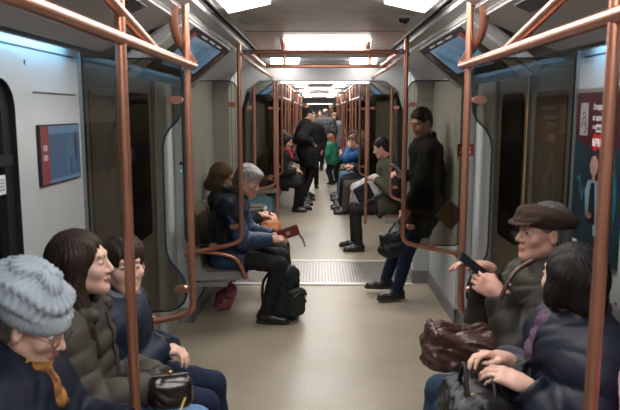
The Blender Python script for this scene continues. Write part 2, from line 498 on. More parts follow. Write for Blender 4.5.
def build_person(label, pos, rot, group=None, s=1.0, hz=None, seated=True, lean=(4, 8), side=0.0, head=(0, 0, 0), neckl=12,
                 handL=None, handR=None, hdL=None, hdR=None, hnL=None, hnR=None, curl=0.5, curlL=None, curlR=None, elb=0.35,
                 feet=None, skin=SKIN, top=NAVY, topx=0.03, puff=None, skirt=0.18, collar=None, collar_m=None, hood=None, bottom=BLACKD,
                 shoe=SHOE, hair=('short', H_BROWN), hat=None, res=0.006, cres=0.009, wid=1.0, fat=1.0, glasses=False, scarf=None,
                 brow=None, extra=None, legx=0.0, neck_dir=None, female=False, sleeve_m=None, open_front=None, lean_back=0, hairt=0.0,
                 handpose=None, beard=None, shoesole=SOLE, headw=None, cuffx=-.012, zipper=None, snaps=None, wr=1.0, kneeout=0.06):
    root = empty('person', (pos[0], pos[1], 0), math.radians(rot)); tag(root, label, 'person', group)
    Ri = Matrix.Rotation(-math.radians(rot), 3, 'Z')
    def loc(w): return Ri @ (Vector(w) - Vector((pos[0], pos[1], 0)))
    def ldir(w): return Ri @ Vector(w)
    if hz is None: hz = 0.545 if seated else 0.90 * s
    Pv = Vector((0, 0, hz))
    l1, l2 = [math.radians(a) for a in lean]; sd = math.radians(side)
    M = Pv + Vector((math.sin(sd) * .24, math.sin(l1) * .25, math.cos(l1) * .25)) * s
    Cn = M + Vector((math.sin(sd) * .26, math.sin(l2) * .26, math.cos(l2) * .26)) * s
    nl = math.radians(neckl)
    if headw is not None:
        Ct = loc(headw) - Vector((0, math.sin(nl), math.cos(nl))) * .185 * s - Pv
        C0 = Cn - Pv; q = C0.rotation_difference(Ct); f_ = Ct.length / C0.length
        M = Pv + (q @ (M - Pv)) * f_; Cn = Pv + Ct
    H = Cn + Vector((0, math.sin(nl), math.cos(nl))) * .185 * s
    shw = (.175 if not female else .155) * wid
    tx = fat
    shz = Vector((0, -math.sin(l2) * .05, -.055)) * s
    SL = Cn + Vector((-shw * s, 0, 0)) + shz; SR = Cn + Vector((shw * s, 0, 0)) + shz
    ua, fa = .285 * s, .255 * s
    def arm(S, tgt, sg):
        t = loc(tgt) if tgt is not None else Vector((sg * .23, S.y + .03, S.z - .50 * s) if not seated else (sg * .12, .30 * s, hz + .13))
        e, w = ik(S, t, ua, fa, Vector((sg * elb * 2.0, -.6, -1.0)))
        return e, w
    EL, WL = arm(SL, handL, -1); ER, WR = arm(SR, handR, 1)
    hipw = .088 * s * (1.05 if female else 1)
    HL = Pv + Vector((-hipw, 0, -.01)); HR = Pv + Vector((hipw, 0, -.01))
    if feet is None:
        feet = [(-.10 - legx, .47 * s, .085), (.10 + legx, .47 * s, .085)] if seated else [(-.10, 0, .085), (.10, .03, .085)]
    legs = []
    for Hp, ft, sg in ((HL, feet[0], -1), (HR, feet[1], 1)):
        kn, an = ik(Hp, ft, .435 * s, .41 * s, Vector((sg * kneeout, 1.0, .3 if seated else 0)))
        legs.append((Hp, kn, an))
    # head frame
    yaw, pit, rol = [math.radians(a) for a in head]
    HRm = Matrix.Rotation(yaw, 3, 'Z') @ Matrix.Rotation(-pit, 3, 'X') @ Matrix.Rotation(rol, 3, 'Y')
    hs = (0.94 + 0.06 * s) if s > 0.85 else 0.9
    def h(x, y, z): return H + HRm @ (Vector((x, y, z)) * hs)
    def hc(a, b, ra, rb, k=.01, op='u'): return cone(h(*a), h(*b), ra * hs, rb * hs, k * hs, op)
    def he(c, r, k=.01, op='u', R=None): return ell(h(*c), [q * hs for q in r], k * hs, op, HRm if R is None else HRm @ R)
    # ---- body
    b = [he((0, -.014, .036), (.074, .095, .083), .02), he((0, .028, -.03), (.057, .062, .082), .03),
         hc((-.048, .0, -.055), (-.016, .068, -.094), .018, .016, .03), hc((.048, .0, -.055), (.016, .068, -.094), .018, .016, .03),
         he((0, .074, -.096), (.019, .016, .016), .02), hc((-.03, .076, .030), (.03, .076, .030), .012, .012, .02),
         he((-.040, .060, -.024), (.022, .02, .022), .02), he((.040, .060, -.024), (.022, .02, .022), .02),
         he((-.031, .096, .007), (.017, .016, .013), .014, 's'), he((.031, .096, .007), (.017, .016, .013), .014, 's'),
         hc((0, .084, .018), (0, .107, -.026), .0075, .0105, .010), he((-.012, .094, -.032), (.009, .011, .008), .007), he((.012, .094, -.032), (.009, .011, .008), .007),
         he((0, .088, -.0575), (.023, .012, .0065), .006), he((0, .086, -.0690), (.020, .012, .0075), .006),
         he((-.077, -.006, -.008), (.009, .019, .032), .008, R=Matrix.Rotation(math.radians(14), 3, 'Z')),
         he((.077, -.006, -.008), (.009, .019, .032), .008, R=Matrix.Rotation(math.radians(-14), 3, 'Z')),
         he((-.084, .002, -.004), (.005, .010, .016), .004, 's'), he((.084, .002, -.004), (.005, .010, .016), .004, 's')]
    nk = .052 * s if not female else .045 * s
    b.append(cone(h(0, -.025, -.06), Cn + Vector((0, -.015, -.02)), nk, nk * 1.15, .03))
    b.append(cone(SL, SR, .045 * s, .045 * s, .03))
    b.append(cone(Cn - Vector((0, 0, .08)), M, .095 * s, .09 * s, .04, sx=1.35))
    b.append(cone(M, Pv, .09 * s, .10 * s, .04, sx=1.35))
    for S, E_, W in ((SL, EL, WL), (SR, ER, WR)):
        b.append(cone(S, E_, .046 * s, .036 * s, .02)); b.append(cone(E_, W, .036 * s, .025 * s, .01))
    for (Hp, kn, an) in legs:
        b.append(cone(Hp, kn, .072 * s, .048 * s, .02)); b.append(cone(kn, an, .046 * s, .032 * s, .015))
        b.append(cone(an + Vector((0, -.02, -.03)), an + Vector((0, .12 * s, -.055)), .03, .022, .02))
    hp = handpose or {}
    for W, E_, hd, hn, sg, cl, nm in ((WL, EL, hdL, hnL, -1, curlL, 'L'), (WR, ER, hdR, hnR, 1, curlR, 'R')):
        f = ldir(hd) if hd is not None else (W - E_)
        nn = ldir(hn) if hn is not None else Vector((0, 0.2, 1)) if seated else Vector((sg, 0, 0))
        # thumb on the inner side (towards the other hand) when the back of the hand faces up
        S_, F_, N_ = basis(f, nn)
        inner = 1 if nm == 'L' else -1
        up = F_.cross(N_)   # S
        b += hand_prims(W, f, nn, inner, curl if cl is None else cl, s, **hp.get(nm, {}))
    lp = [np.array(h(0, .094, -.0575)), np.array(h(0, .092, -.069))]
    Hm = np.array(HRm); H0 = np.array(H)
    def region(c):
        q = (c - H0) @ Hm / hs
        a = ((q[:, 0] / .024) ** 2 + ((q[:, 2] + .063) / .0125) ** 2 < 1) & (q[:, 1] > .07)
        return a.astype(int)
    body = sdf_obj('body', b, res, [skin, LIPS], root, region=region)
    # ---- face details
    if res <= 0.0085:
        for sg in (-1, 1):
            e = MB().ellipsoid(h(sg * .031, .0735, .007), (.0125 * hs,) * 3, 14, 10)
            eo = e.build('eye', EYEW, root)
            g = HRm @ Vector((0, 1, -0.25)).normalized()
            MB().ellipsoid(h(sg * .031, .0735, .007) + g * .0085 * hs, (.0062 * hs, .0062 * hs, .0062 * hs), 12, 8).build('iris', IRIS, eo)
            lid = MB().tube([h(sg * (.031 + .0145 * math.cos(t)), .083 - .004 * abs(math.cos(t)), .0085 + .0065 * math.sin(t)) for t in [PI * k / 8 for k in range(9)]], .0022 * hs, 8)
            lid.build('eyelid', skin, root)
            bm = brow or (hair[1] if hair else H_BROWN)
            MB().tube([h(sg * (.012 + .037 * t), .0885 - .014 * t * t, .026 + .007 * math.sin(PI * min(1, t * .9)) ) for t in [k / 6 for k in range(7)]], .0036 * hs, 8, r2=.0018 * hs).build('eyebrow', bm, root)
    # ---- hair
    def hairdisp(amp):
        def f(P):
            q = (P - H0) @ Hm
            an = np.arctan2(q[:, 0], q[:, 1] + .01)
            return (amp * np.sin(an * 34 + 6 * np.sin(q[:, 2] * 30)) + amp * 0.8 * np.sin(q[:, 0] * 210 + 60 * q[:, 1])).astype(np.float32)
        return f
    if hair:
        st, hm = hair; hres = min(res, .008) if res <= .0085 else res
        t = hairt
        if st == 'short':
            hp_ = [he((0, -.020, .043), (.082 + t, .098 + t, .088 + t), .02), he((0, -.055, -.02), (.068 + t, .056 + t, .07), .03),
                   he((0, .105, -.035), (.074, .068, .10), .012, 's'), he((0, .06, -.09), (.12, .085, .075), .01, 's'),
                   he((-.080, .0, -.018), (.022, .022, .034), .008, 's'), he((.080, .0, -.018), (.022, .022, .034), .008, 's')]
            sdf_obj('hair', hp_, hres, hm, root, hairdisp(.0016))
        elif st == 'swept':
            hp_ = [he((0, -.020, .043), (.083 + t, .099 + t, .089 + t), .02), he((0, .045, .085), (.062, .05, .034), .03), he((0, -.055, -.02), (.070 + t, .06 + t, .085), .03),
                   he((0, .115, -.04), (.074, .068, .092), .012, 's'), he((0, .06, -.09), (.12, .085, .075), .01, 's'),
                   he((-.082, .004, -.022), (.022, .022, .034), .008, 's'), he((.082, .004, -.022), (.022, .022, .034), .008, 's')]
            sdf_obj('hair', hp_, hres, hm, root, hairdisp(.003))
        elif st in ('long', 'bob', 'tied'):
            zl = {'long': -.27, 'bob': -.12, 'tied': -.06}[st]
            hp_ = [he((0, -.020, .040), (.088 + t, .104 + t, .094 + t), .02)]
            for sg in (-1, 1):
                hp_.append(hc((sg * .062, -.015, .03), (sg * .068, -.005, zl * .55), .036, .034, .04))
                if st == 'long':
                    hp_.append(hc((sg * .068, -.005, zl * .55), (sg * .100, .012, zl * .80), .036, .038, .03)); hp_.append(hc((sg * .100, .012, zl * .80), (sg * .105, .050, zl * 1.15), .038, .022, .03))
                else: hp_.append(hc((sg * .068, -.005, zl * .55), (sg * .072, .0, zl), .034, .03, .03))
            hp_.append(hc((0, -.055, .0), (0, -.085 if st == 'long' else -.075, zl * .9), .070, .085 if st == 'long' else .06, .04))
            hp_ += [he((0, .112, -.045), (.062, .085, .120), .02, 's'), he((0, .10, -.16), (.055, .09, .12), .02, 's'),
                    he((0, -.0, -.15), (.045, .06, .12), .02, 's')]
            sdf_obj('hair', hp_, hres, hm, root, hairdisp(.0022))
        elif st == 'fringe':
            hp_ = [he((0, -.012, .042), (.086 + t, .104 + t, .090 + t), .02), he((0, -.055, -.03), (.072, .06, .085), .03),
                   he((0, .105, -.055), (.064, .06, .088), .01, 's'), he((0, .06, -.11), (.12, .09, .075), .01, 's')]
            sdf_obj('hair', hp_, hres, hm, root, hairdisp(.0022))
        elif st == 'thin':
            hp_ = [he((0, -.030, .025), (.080, .088, .070), .02), he((0, -.055, -.02), (.068, .052, .06), .03),
                   he((0, .10, .0), (.09, .10, .13), .012, 's'), he((0, .02, .12), (.07, .09, .06), .02, 's'), he((0, .06, -.09), (.12, .085, .075), .01, 's')]
            sdf_obj('hair', hp_, hres, hm, root, hairdisp(.0012))
    if beard:
        sdf_obj('beard', [he((0, .045, -.085), (.055, .05, .035), .02), he((0, .095, -.063), (.026, .03, .016), .01, 's')], res, beard, root)
    if hat:
        kind, hm = hat; hres = min(res, .0055) if res <= .007 else res
        if kind == 'knit':
            def dk(P):
                q = (P - H0) @ Hm / hs
                an = np.arctan2(q[:, 0], q[:, 1] + .02)
                rib = .0022 * np.sin(an * 44)
                z2 = q[:, 2] + .15 * q[:, 1]
                cab = .0060 * np.sin(z2 * 120 + 1.1 * np.sin(an * 3.0)) + .0028 * np.sin(an * 26 + z2 * 120) + .0028 * np.sin(an * 26 - z2 * 120)
                w = 1 / (1 + np.exp(-(q[:, 2] - .055) * 300))
                return (rib * (1 - w) + cab * w).astype(np.float32)
            hp_ = [he((0, -.012, .034), (.095, .112, .050), .02), he((0, -.045, .090), (.112, .128, .080), .03), he((0, -.075, .115), (.085, .085, .068), .03),
                   plane(h(0, 0, -.005), HRm @ Vector((0, .22, -1)))]
            sdf_obj('knit_hat', hp_, .0045, hm, root, dk)
        elif kind == 'beanie':
            hp_ = [he((0, -.012, .045), (.091, .109, .088), .02), hc((-.0, .0, .03), (0, -.02, .03), .095, .098, .01), plane(h(0, 0, -.0), HRm @ Vector((0, .25, -1)))]
            sdf_obj('knit_hat', hp_, hres, hm, root)
        elif kind == 'flat':
            Rt_ = Matrix.Rotation(math.radians(9), 3, 'X')
            hp_ = [he((0, -.012, .070), (.101, .128, .044), .02, R=Rt_), he((0, -.02, .042), (.089, .107, .035), .02), he((0, .045, .066), (.085, .082, .026), .02, R=Matrix.Rotation(math.radians(-12), 3, 'X')),
                   he((0, -.01, -.04), (.080, .100, .075), .01, 's')]
            cp = sdf_obj('flat_cap', hp_, .005, hm, root, wrinkle(.0015, 1.5))
            sdf_obj('brim', [he((0, .094, .047), (.078, .052, .0085), .01, R=Matrix.Rotation(math.radians(-14), 3, 'X')), he((0, .02, .0), (.070, .080, .07), .01, 's')], .0035, hm, cp)
        elif kind == 'baseball':
            hp_ = [he((0, -.012, .05), (.088, .106, .083), .02), plane(h(0, 0, .022), HRm @ Vector((0, .05, -1)))]
            cp = sdf_obj('cap', hp_, hres, hm, root)
            sdf_obj('brim', [he((0, .115, .028), (.062, .065, .009), .01)], min(hres, .006), hm, cp)
    if glasses:
        g = MB()
        for sg in (-1, 1):
            g.tube([h(sg * .033 + .024 * math.cos(a), .103 - .006 * abs(math.cos(a)), .000 + .017 * math.sin(a)) for a in [2 * PI * k / 18 for k in range(18)]], .0013, 6, closed=True)
            g.tube([h(sg * .057, .098, .004), h(sg * .078, .05, .008), h(sg * .080, .0, .004), h(sg * .079, -.012, -.012)], .0013, 6)
        g.tube([h(-.010, .105, .003), h(0, .108, .006), h(.010, .105, .003)], .0013, 6)
        go = g.build('glasses', BLACKP, root)
        gl = MB()
        for sg in (-1, 1):
            gl.add([h(sg * .033 + .0235 * math.cos(a), .1025 - .006 * abs(math.cos(a)), .017 * math.sin(a)) for a in [2 * PI * k / 18 for k in range(18)]], [tuple(range(18))])
        gl.build('lens', glassmat('spectacle_lens', (.97, .97, .97)), go)
    # ---- top garment
    x = topx
    pf = puff
    c_ = [cone(Cn - Vector((0, 0, .075 * s)), M, (.100 * tx) * s + x, (.102 * tx) * s + x, .04, sx=1.33 * wid, puff=pf),
          cone(M, Pv + Vector((0, 0, -.02)), (.102 * tx) * s + x, (.108 * tx) * s + x, .04, sx=1.33 * wid, puff=pf),
          cone(SL + Vector((.02, 0, 0)), SR - Vector((.02, 0, 0)), .058 * s + x * .8, .058 * s + x * .8, .05),
          cone(Cn + Vector((0, 0, -.03)), Cn + Vector((0, .0, .02)), .075 * s + x * .5, .066 * s + x * .4, .05)]
    if skirt > 0:
        for (Hp, kn, an) in legs:
            q = Hp + (kn - Hp).normalized() * skirt
            c_.append(cone(Hp, q, .092 * s + x, .086 * s + x * .9, .05, flat=True))
    for (S, E_, W) in ((SL, EL, WL), (SR, ER, WR)):
        cuff = W + (W - E_).normalized() * cuffx
        c_.append(cone(S, E_, .056 * s + x, .048 * s + x * .85, .035, puff=pf))
        c_.append(cone(E_, cuff, .048 * s + x * .85, .036 * s + x * .45, .018, flat=True, puff=pf))
    c_.append(ell(Cn + Vector((0, .035, .055)) * s, (.058 * s, .062 * s, .06 * s), .015, 's'))
    sm = [top]
    rg = None
    if open_front:
        sm.append(open_front)
        cy = M.y
        def rg(c):
            return ((np.abs(c[:, 0]) < .028 * s + (c[:, 2] - M.z) * .16) & (c[:, 1] > (c[:, 2] - Pv.z) * math.tan((l1 + l2) / 2) + .04) & (c[:, 2] > M.z - .02) & (c[:, 2] < Cn.z + .08)).astype(int)
    coat = sdf_obj('coat', c_, cres, sm, root, wrinkle((.0036 if not pf else .0022) * wr, 1.0, pos[1] * 3), region=rg)
    if zipper or snaps:
        cv = np.zeros(len(coat.data.vertices) * 3, dtype=np.float32); coat.data.vertices.foreach_get('co', cv); cv = cv.reshape(-1, 3)
        def front(x0, z0):
            m_ = (np.abs(cv[:, 0] - x0) < .012) & (np.abs(cv[:, 2] - z0) < .012)
            return Vector((x0, float(cv[m_, 1].max()), z0)) if m_.any() else None
        z0_, z1_ = hz + .10, Cn.z - .01
        for x0 in (zipper or ()):
            pts = [q for q in (front(x0, z0_ + (z1_ - z0_) * k / 16) for k in range(17)) if q is not None]
            if len(pts) > 3: MB().tube(pts, .0045, 6).build('zip', BLACKP, coat)
        for x0 in (snaps or ()):
            for k in range(5):
                q = front(x0, z1_ - .02 - k * .085)
                if q is not None: MB().ellipsoid(q, (.0075, .004, .0075), 10, 6).build('snap', ALU, coat)
    cm = collar_m or top
    if collar == 'stand':
        n_ = 22; cc = []
        for k in range(n_):
            a0 = 2 * PI * k / n_; a1 = 2 * PI * (k + 1) / n_
            if abs(math.atan2(math.sin(a0), math.cos(a0))) < .30: continue
            f = lambda a, zz: Cn + Vector(((.078 + x * .25) * math.sin(a) * s, (.072 + x * .25) * math.cos(a) * s + .010, .030 + zz - .028 * math.cos(a)))
            cc += [cone(f(a0, .0), f(a1, .0), .020 * s, .020 * s, .01), cone(f(a0, .030 * s), f(a1, .030 * s), .014 * s, .014 * s, .015)]
        sdf_obj('collar', cc, min(cres, .007) if res <= .0085 else cres, cm, root, wrinkle(.002, 2))
    if hood:
        o_ = .03 + x * .6
        cc = [cone(Cn + Vector((-.095, -.05, .03)) * s, Cn + Vector((0, -.10 - o_, .015)) * s, .042 * s, .055 * s, .05), cone(Cn + Vector((.095, -.05, .03)) * s, Cn + Vector((0, -.10 - o_, .015)) * s, .042 * s, .055 * s, .05),
              cone(Cn + Vector((-.095, -.05, .03)) * s, Cn + Vector((-.085, .075 + o_ * .5, .0)) * s, .042 * s, .030 * s, .03), cone(Cn + Vector((.095, -.05, .03)) * s, Cn + Vector((.085, .075 + o_ * .5, .0)) * s, .042 * s, .030 * s, .03),
              ell(Cn + Vector((0, -.10 - o_, -.05)) * s, (.12 * s, .06 * s, .09 * s), .04)]
        sdf_obj('hood', cc, cres, hood if hood is not True else top, root, wrinkle(.004, 1.6, 2))
    if scarf:
        cc = []
        n_ = 18
        for k in range(n_):
            a0 = 2 * PI * k / n_; a1 = 2 * PI * (k + 1) / n_
            f = lambda a: Cn + Vector((.076 * math.sin(a) * s, .080 * math.cos(a) * s + .014, .055 - .035 * math.cos(a) + .008 * math.sin(3 * a)))
            cc.append(cone(f(a0), f(a1), .029 * s, .029 * s, .015))
        cc.append(cone(Cn + Vector((.02, .11, .02)) * s, Cn + Vector((.01, .155, -.09)) * s, .036 * s, .034 * s, .02))
        sdf_obj('scarf', cc, min(cres, .007), scarf, root, wrinkle(.005, 2.2, 1))
    # ---- trousers
    t_ = [cone(Pv + Vector((0, 0, .07)) * s, Pv, .095 * s * tx + .01, .105 * s * tx + .012, .03, sx=1.30)]
    for (Hp, kn, an) in legs:
        d = (an - kn).normalized()
        t_.append(cone(Hp, kn, .085 * s * (1 if tx < 1.05 else tx), .064 * s, .035))
        t_.append(cone(kn, an + d * .01, .064 * s, .050 * s, .02, flat=True))
    sdf_obj('trousers', t_, cres, bottom, root, wrinkle(.0034, 1.1, 4))
    # ---- shoes
    for i, (Hp, kn, an) in enumerate(legs):
        sg = -1 if i == 0 else 1
        yw = -sg * .10
        fz = an.z - .085
        def q(x_, y_, z_): return Vector((an.x + x_ * math.cos(yw) - y_ * math.sin(yw), an.y + x_ * math.sin(yw) + y_ * math.cos(yw), fz + z_))
        sp = [cone(q(0, -.035, .05), q(0, .06 * s, .045), .040 * s, .040 * s, .03), cone(q(0, .05 * s, .038), q(sg * .006, .155 * s, .028), .044 * s, .034 * s, .03),
              cone(q(0, -.02, .05), q(0, -.012, .105), .040, .044, .02, flat=True), plane(q(0, 0, .014), (0, 0, -1))]
        so = sdf_obj('shoe', sp, min(cres, .008), shoe, root)
        sp = [cone(q(0, -.035, .01), q(0, .06 * s, .01), .043 * s, .042 * s, .02), cone(q(0, .05 * s, .01), q(sg * .006, .16 * s, .01), .045 * s, .036 * s, .02),
              plane(q(0, 0, .022), (0, 0, 1)), plane(q(0, 0, .001), (0, 0, -1))]
        sdf_obj('sole', sp, .006 if res < .009 else .009, shoesole, so)
    info = dict(root=root, H=H, h=h, Cn=Cn, M=M, WL=WL, WR=WR, EL=EL, ER=ER, legs=legs, P=Pv, SL=SL, SR=SR, s=s)
    return info

# =================================================================== THE CARRIAGE
WX = 1.18          # side wall
def yz_poly_rounded(y0, y1, z0, z1, r, n=6):
    pts = []
    for cy, cz, a0 in ((y1 - r, z1 - r, 0), (y0 + r, z1 - r, 90), (y0 + r, z0 + r, 180), (y1 - r, z0 + r, 270)):
        for k in range(n + 1):
            a = math.radians(a0 + 90 * k / n); pts.append((cy + r * math.cos(a), cz + r * math.sin(a)))
    return pts
YEND = 46.0
# cars: near car -5..6.36 ; gangway 6.36..7.30 ; car two 7.30..25.0 ; gangway 25..25.95 ; car three 25.95..44
cars = [(-5.0, 6.36), (7.30, 25.3), (26.24, 44.2)]
doors_y = [3.15, 8.92, 13.9, 18.9, 23.4 - .02, 27.9, 32.9, 37.9]   # each 1.42 long
DL = 1.42
struct(MB().box(-1.3, 1.3, -5, YEND, -.12, 0).build('floor', FLOOR, smooth=False))
# side walls with door openings and a window hole in the near car
def wall_side(sg, name):
    m = MB()
    y = -5.0
    def seg(a, b):
        if b - a < .01: return
        x0, x1 = sg * WX, sg * (WX + .07)
        lo, hi = min(x0, x1), max(x0, x1)
        if a < 1.0 < b:
            m.box(lo, hi, a, .95, 0, 2.4); m.box(lo, hi, 2.49, b, 0, 2.4)
            m.box(lo, hi, .95, 2.49, 0, .92); m.box(lo, hi, .95, 2.49, 1.86, 2.4)
        else: m.box(lo, hi, a, b, 0, 2.4)
    for d in doors_y:
        seg(y, d); 
        x0, x1 = sg * WX, sg * (WX + .07)
        m.box(min(x0, x1), max(x0, x1), d, d + DL, 1.93, 2.4)
        y = d + DL
    seg(y, YEND)
    return struct(m.build(name, WHITE, smooth=False))
wall_side(-1, 'wall_left'); wall_side(1, 'wall_right')
struct(MB().box(-1.3, 1.3, -5.1, -5.0, 0, 2.4).build('wall_back', GREYP, smooth=False))
struct(MB().box(-1.3, 1.3, YEND, YEND + .1, 0, 2.4).build('wall_far', GREYP, smooth=False))
# near windows with thick dark rounded frames and a white moulded surround
def window(sg, n):
    m = MB()
    outer = yz_poly_rounded(.86, 2.56, .84, 1.92, .17); mid = yz_poly_rounded(1.00, 2.41, .97, 1.82, .11); inner = yz_poly_rounded(1.06, 2.345, 1.03, 1.76, .07)
    fr = MB(); N = len(outer)
    def ring(mb, A, xa, B, xb, mi=0):
        vs = [(xa, p[0], p[1]) for p in A] + [(xb, p[0], p[1]) for p in B]
        mb.add(vs, [(i, (i + 1) % N, N + (i + 1) % N, N + i) for i in range(N)], mi)
    xi = sg * (WX - .0); 
    ring(fr, outer, sg * (WX + .001), outer, sg * (WX - .022), 0); ring(fr, outer, sg * (WX - .022), mid, sg * (WX - .018), 0); ring(fr, mid, sg * (WX - .018), mid, sg * (WX + .03), 1)
    ring(fr, mid, sg * (WX + .004), inner, sg * (WX + .004), 1); ring(fr, inner, sg * (WX + .004), inner, sg * (WX + .05), 1)
    fr.box(min(sg * (WX - .005), sg * (WX + .03)), max(sg * (WX - .005), sg * (WX + .03)), 1.01, 2.40, 1.505, 1.545, 1)
    o = struct(fr.build('window_%d' % n, [WHITE, BLACKP], smooth=True, angle=50))
    g = MB().box(min(sg * (WX + .035), sg * (WX + .041)), max(sg * (WX + .035), sg * (WX + .041)), .95, 2.49, .92, 1.86).build('window_pane', WGLASS, o, smooth=False)
    return o
window(-1, 1); window(1, 2)
st = MB().box(-WX - .004, -WX + .001, 2.235, 2.335, 1.405, 1.475).build('window_sticker', mat('sticker_white', (.6, .6, .62), .5), None, smooth=False)
tag(st, 'small white printed sticker on the dark frame of the left window', 'sticker')
sm_ = MB()
for z in (1.46, 1.448, 1.436, 1.424): sm_.box(-WX + .001, -WX + .0018, 2.245, 2.325, z - .003, z)
sm_.build('printed_lines', BLACKP, st, smooth=False)
# wall panel seams
def seam(name, m): return struct(m.build(name, SLOT, smooth=False))
for sg, nm in ((-1, 'left'), (1, 'right')):
    m = MB(); x0, x1 = sorted((sg * (WX - .0035), sg * (WX + .002)))
    m.box(x0, x1, -5, 3.06, 1.945, 1.952)
    m.box(x0, x1, 2.545, 3.06, 1.775, 1.781); m.box(x0, x1, 2.545, 2.551, .5, 1.9)
    seam('trim_%d' % (1 if sg < 0 else 2), m)
    # aluminium channel between wall and glass partition
    m = MB(); x0, x1 = sorted((sg * (WX - .016), sg * (WX + .0)))
    m.box(x0, x1, 3.11, 3.135, .1, 1.98)
    struct(m.build('trim_%d' % (3 if sg < 0 else 4), ALU, bevel=.003))

# doors
dn = 0
for d in doors_y:
    for sg in (-1, 1):
        dn += 1
        near = d < 10
        m = MB(); x0, x1 = sorted((sg * (WX + .01), sg * (WX + .07)))
        m.box(x0, x1, d, d + .03, 0, 1.95); m.box(x0, x1, d + DL - .03, d + DL, 0, 1.95); m.box(x0, x1, d, d + DL, 1.92, 1.98)
        o = struct(m.build('door_%d' % dn, ALU, smooth=False))
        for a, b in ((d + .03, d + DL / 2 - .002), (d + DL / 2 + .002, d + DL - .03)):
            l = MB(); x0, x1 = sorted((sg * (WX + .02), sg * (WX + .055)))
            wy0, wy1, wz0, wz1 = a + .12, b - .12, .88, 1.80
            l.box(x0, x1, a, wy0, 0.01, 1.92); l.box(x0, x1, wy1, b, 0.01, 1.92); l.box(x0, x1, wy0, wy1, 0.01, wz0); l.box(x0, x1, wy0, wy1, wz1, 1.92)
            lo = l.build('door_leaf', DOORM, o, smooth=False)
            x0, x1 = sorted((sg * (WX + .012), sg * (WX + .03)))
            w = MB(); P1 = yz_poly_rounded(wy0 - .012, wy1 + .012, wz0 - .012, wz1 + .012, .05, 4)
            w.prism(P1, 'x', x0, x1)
            w.build('window_pane', mat('door_window_glass', (.006, .006, .006), .06, spec=.6) if a > d + .5 else mat('door_window_brown_reflection', (.125, .105, .075), .14, spec=.6, noise=.25, nscale=3), lo, smooth=False)  # first leaf's pane has an olive-brown reflection painted into its colour
        e = MB(); x0, x1 = sorted((sg * (WX + .000), sg * (WX + .024)))
        e.box(x0, x1, d + DL / 2 - .020, d + DL / 2 - .012, .02, 1.92, 0); e.box(x0, x1, d + DL / 2 - .012, d + DL / 2 + .012, .02, 1.92, 1); e.box(x0, x1, d + DL / 2 + .012, d + DL / 2 + .020, .02, 1.92, 2)
        e.build('door_edge', [RUBBER, YELLOW if sg > 0 else RUBBER, RUBBER], o, smooth=False)

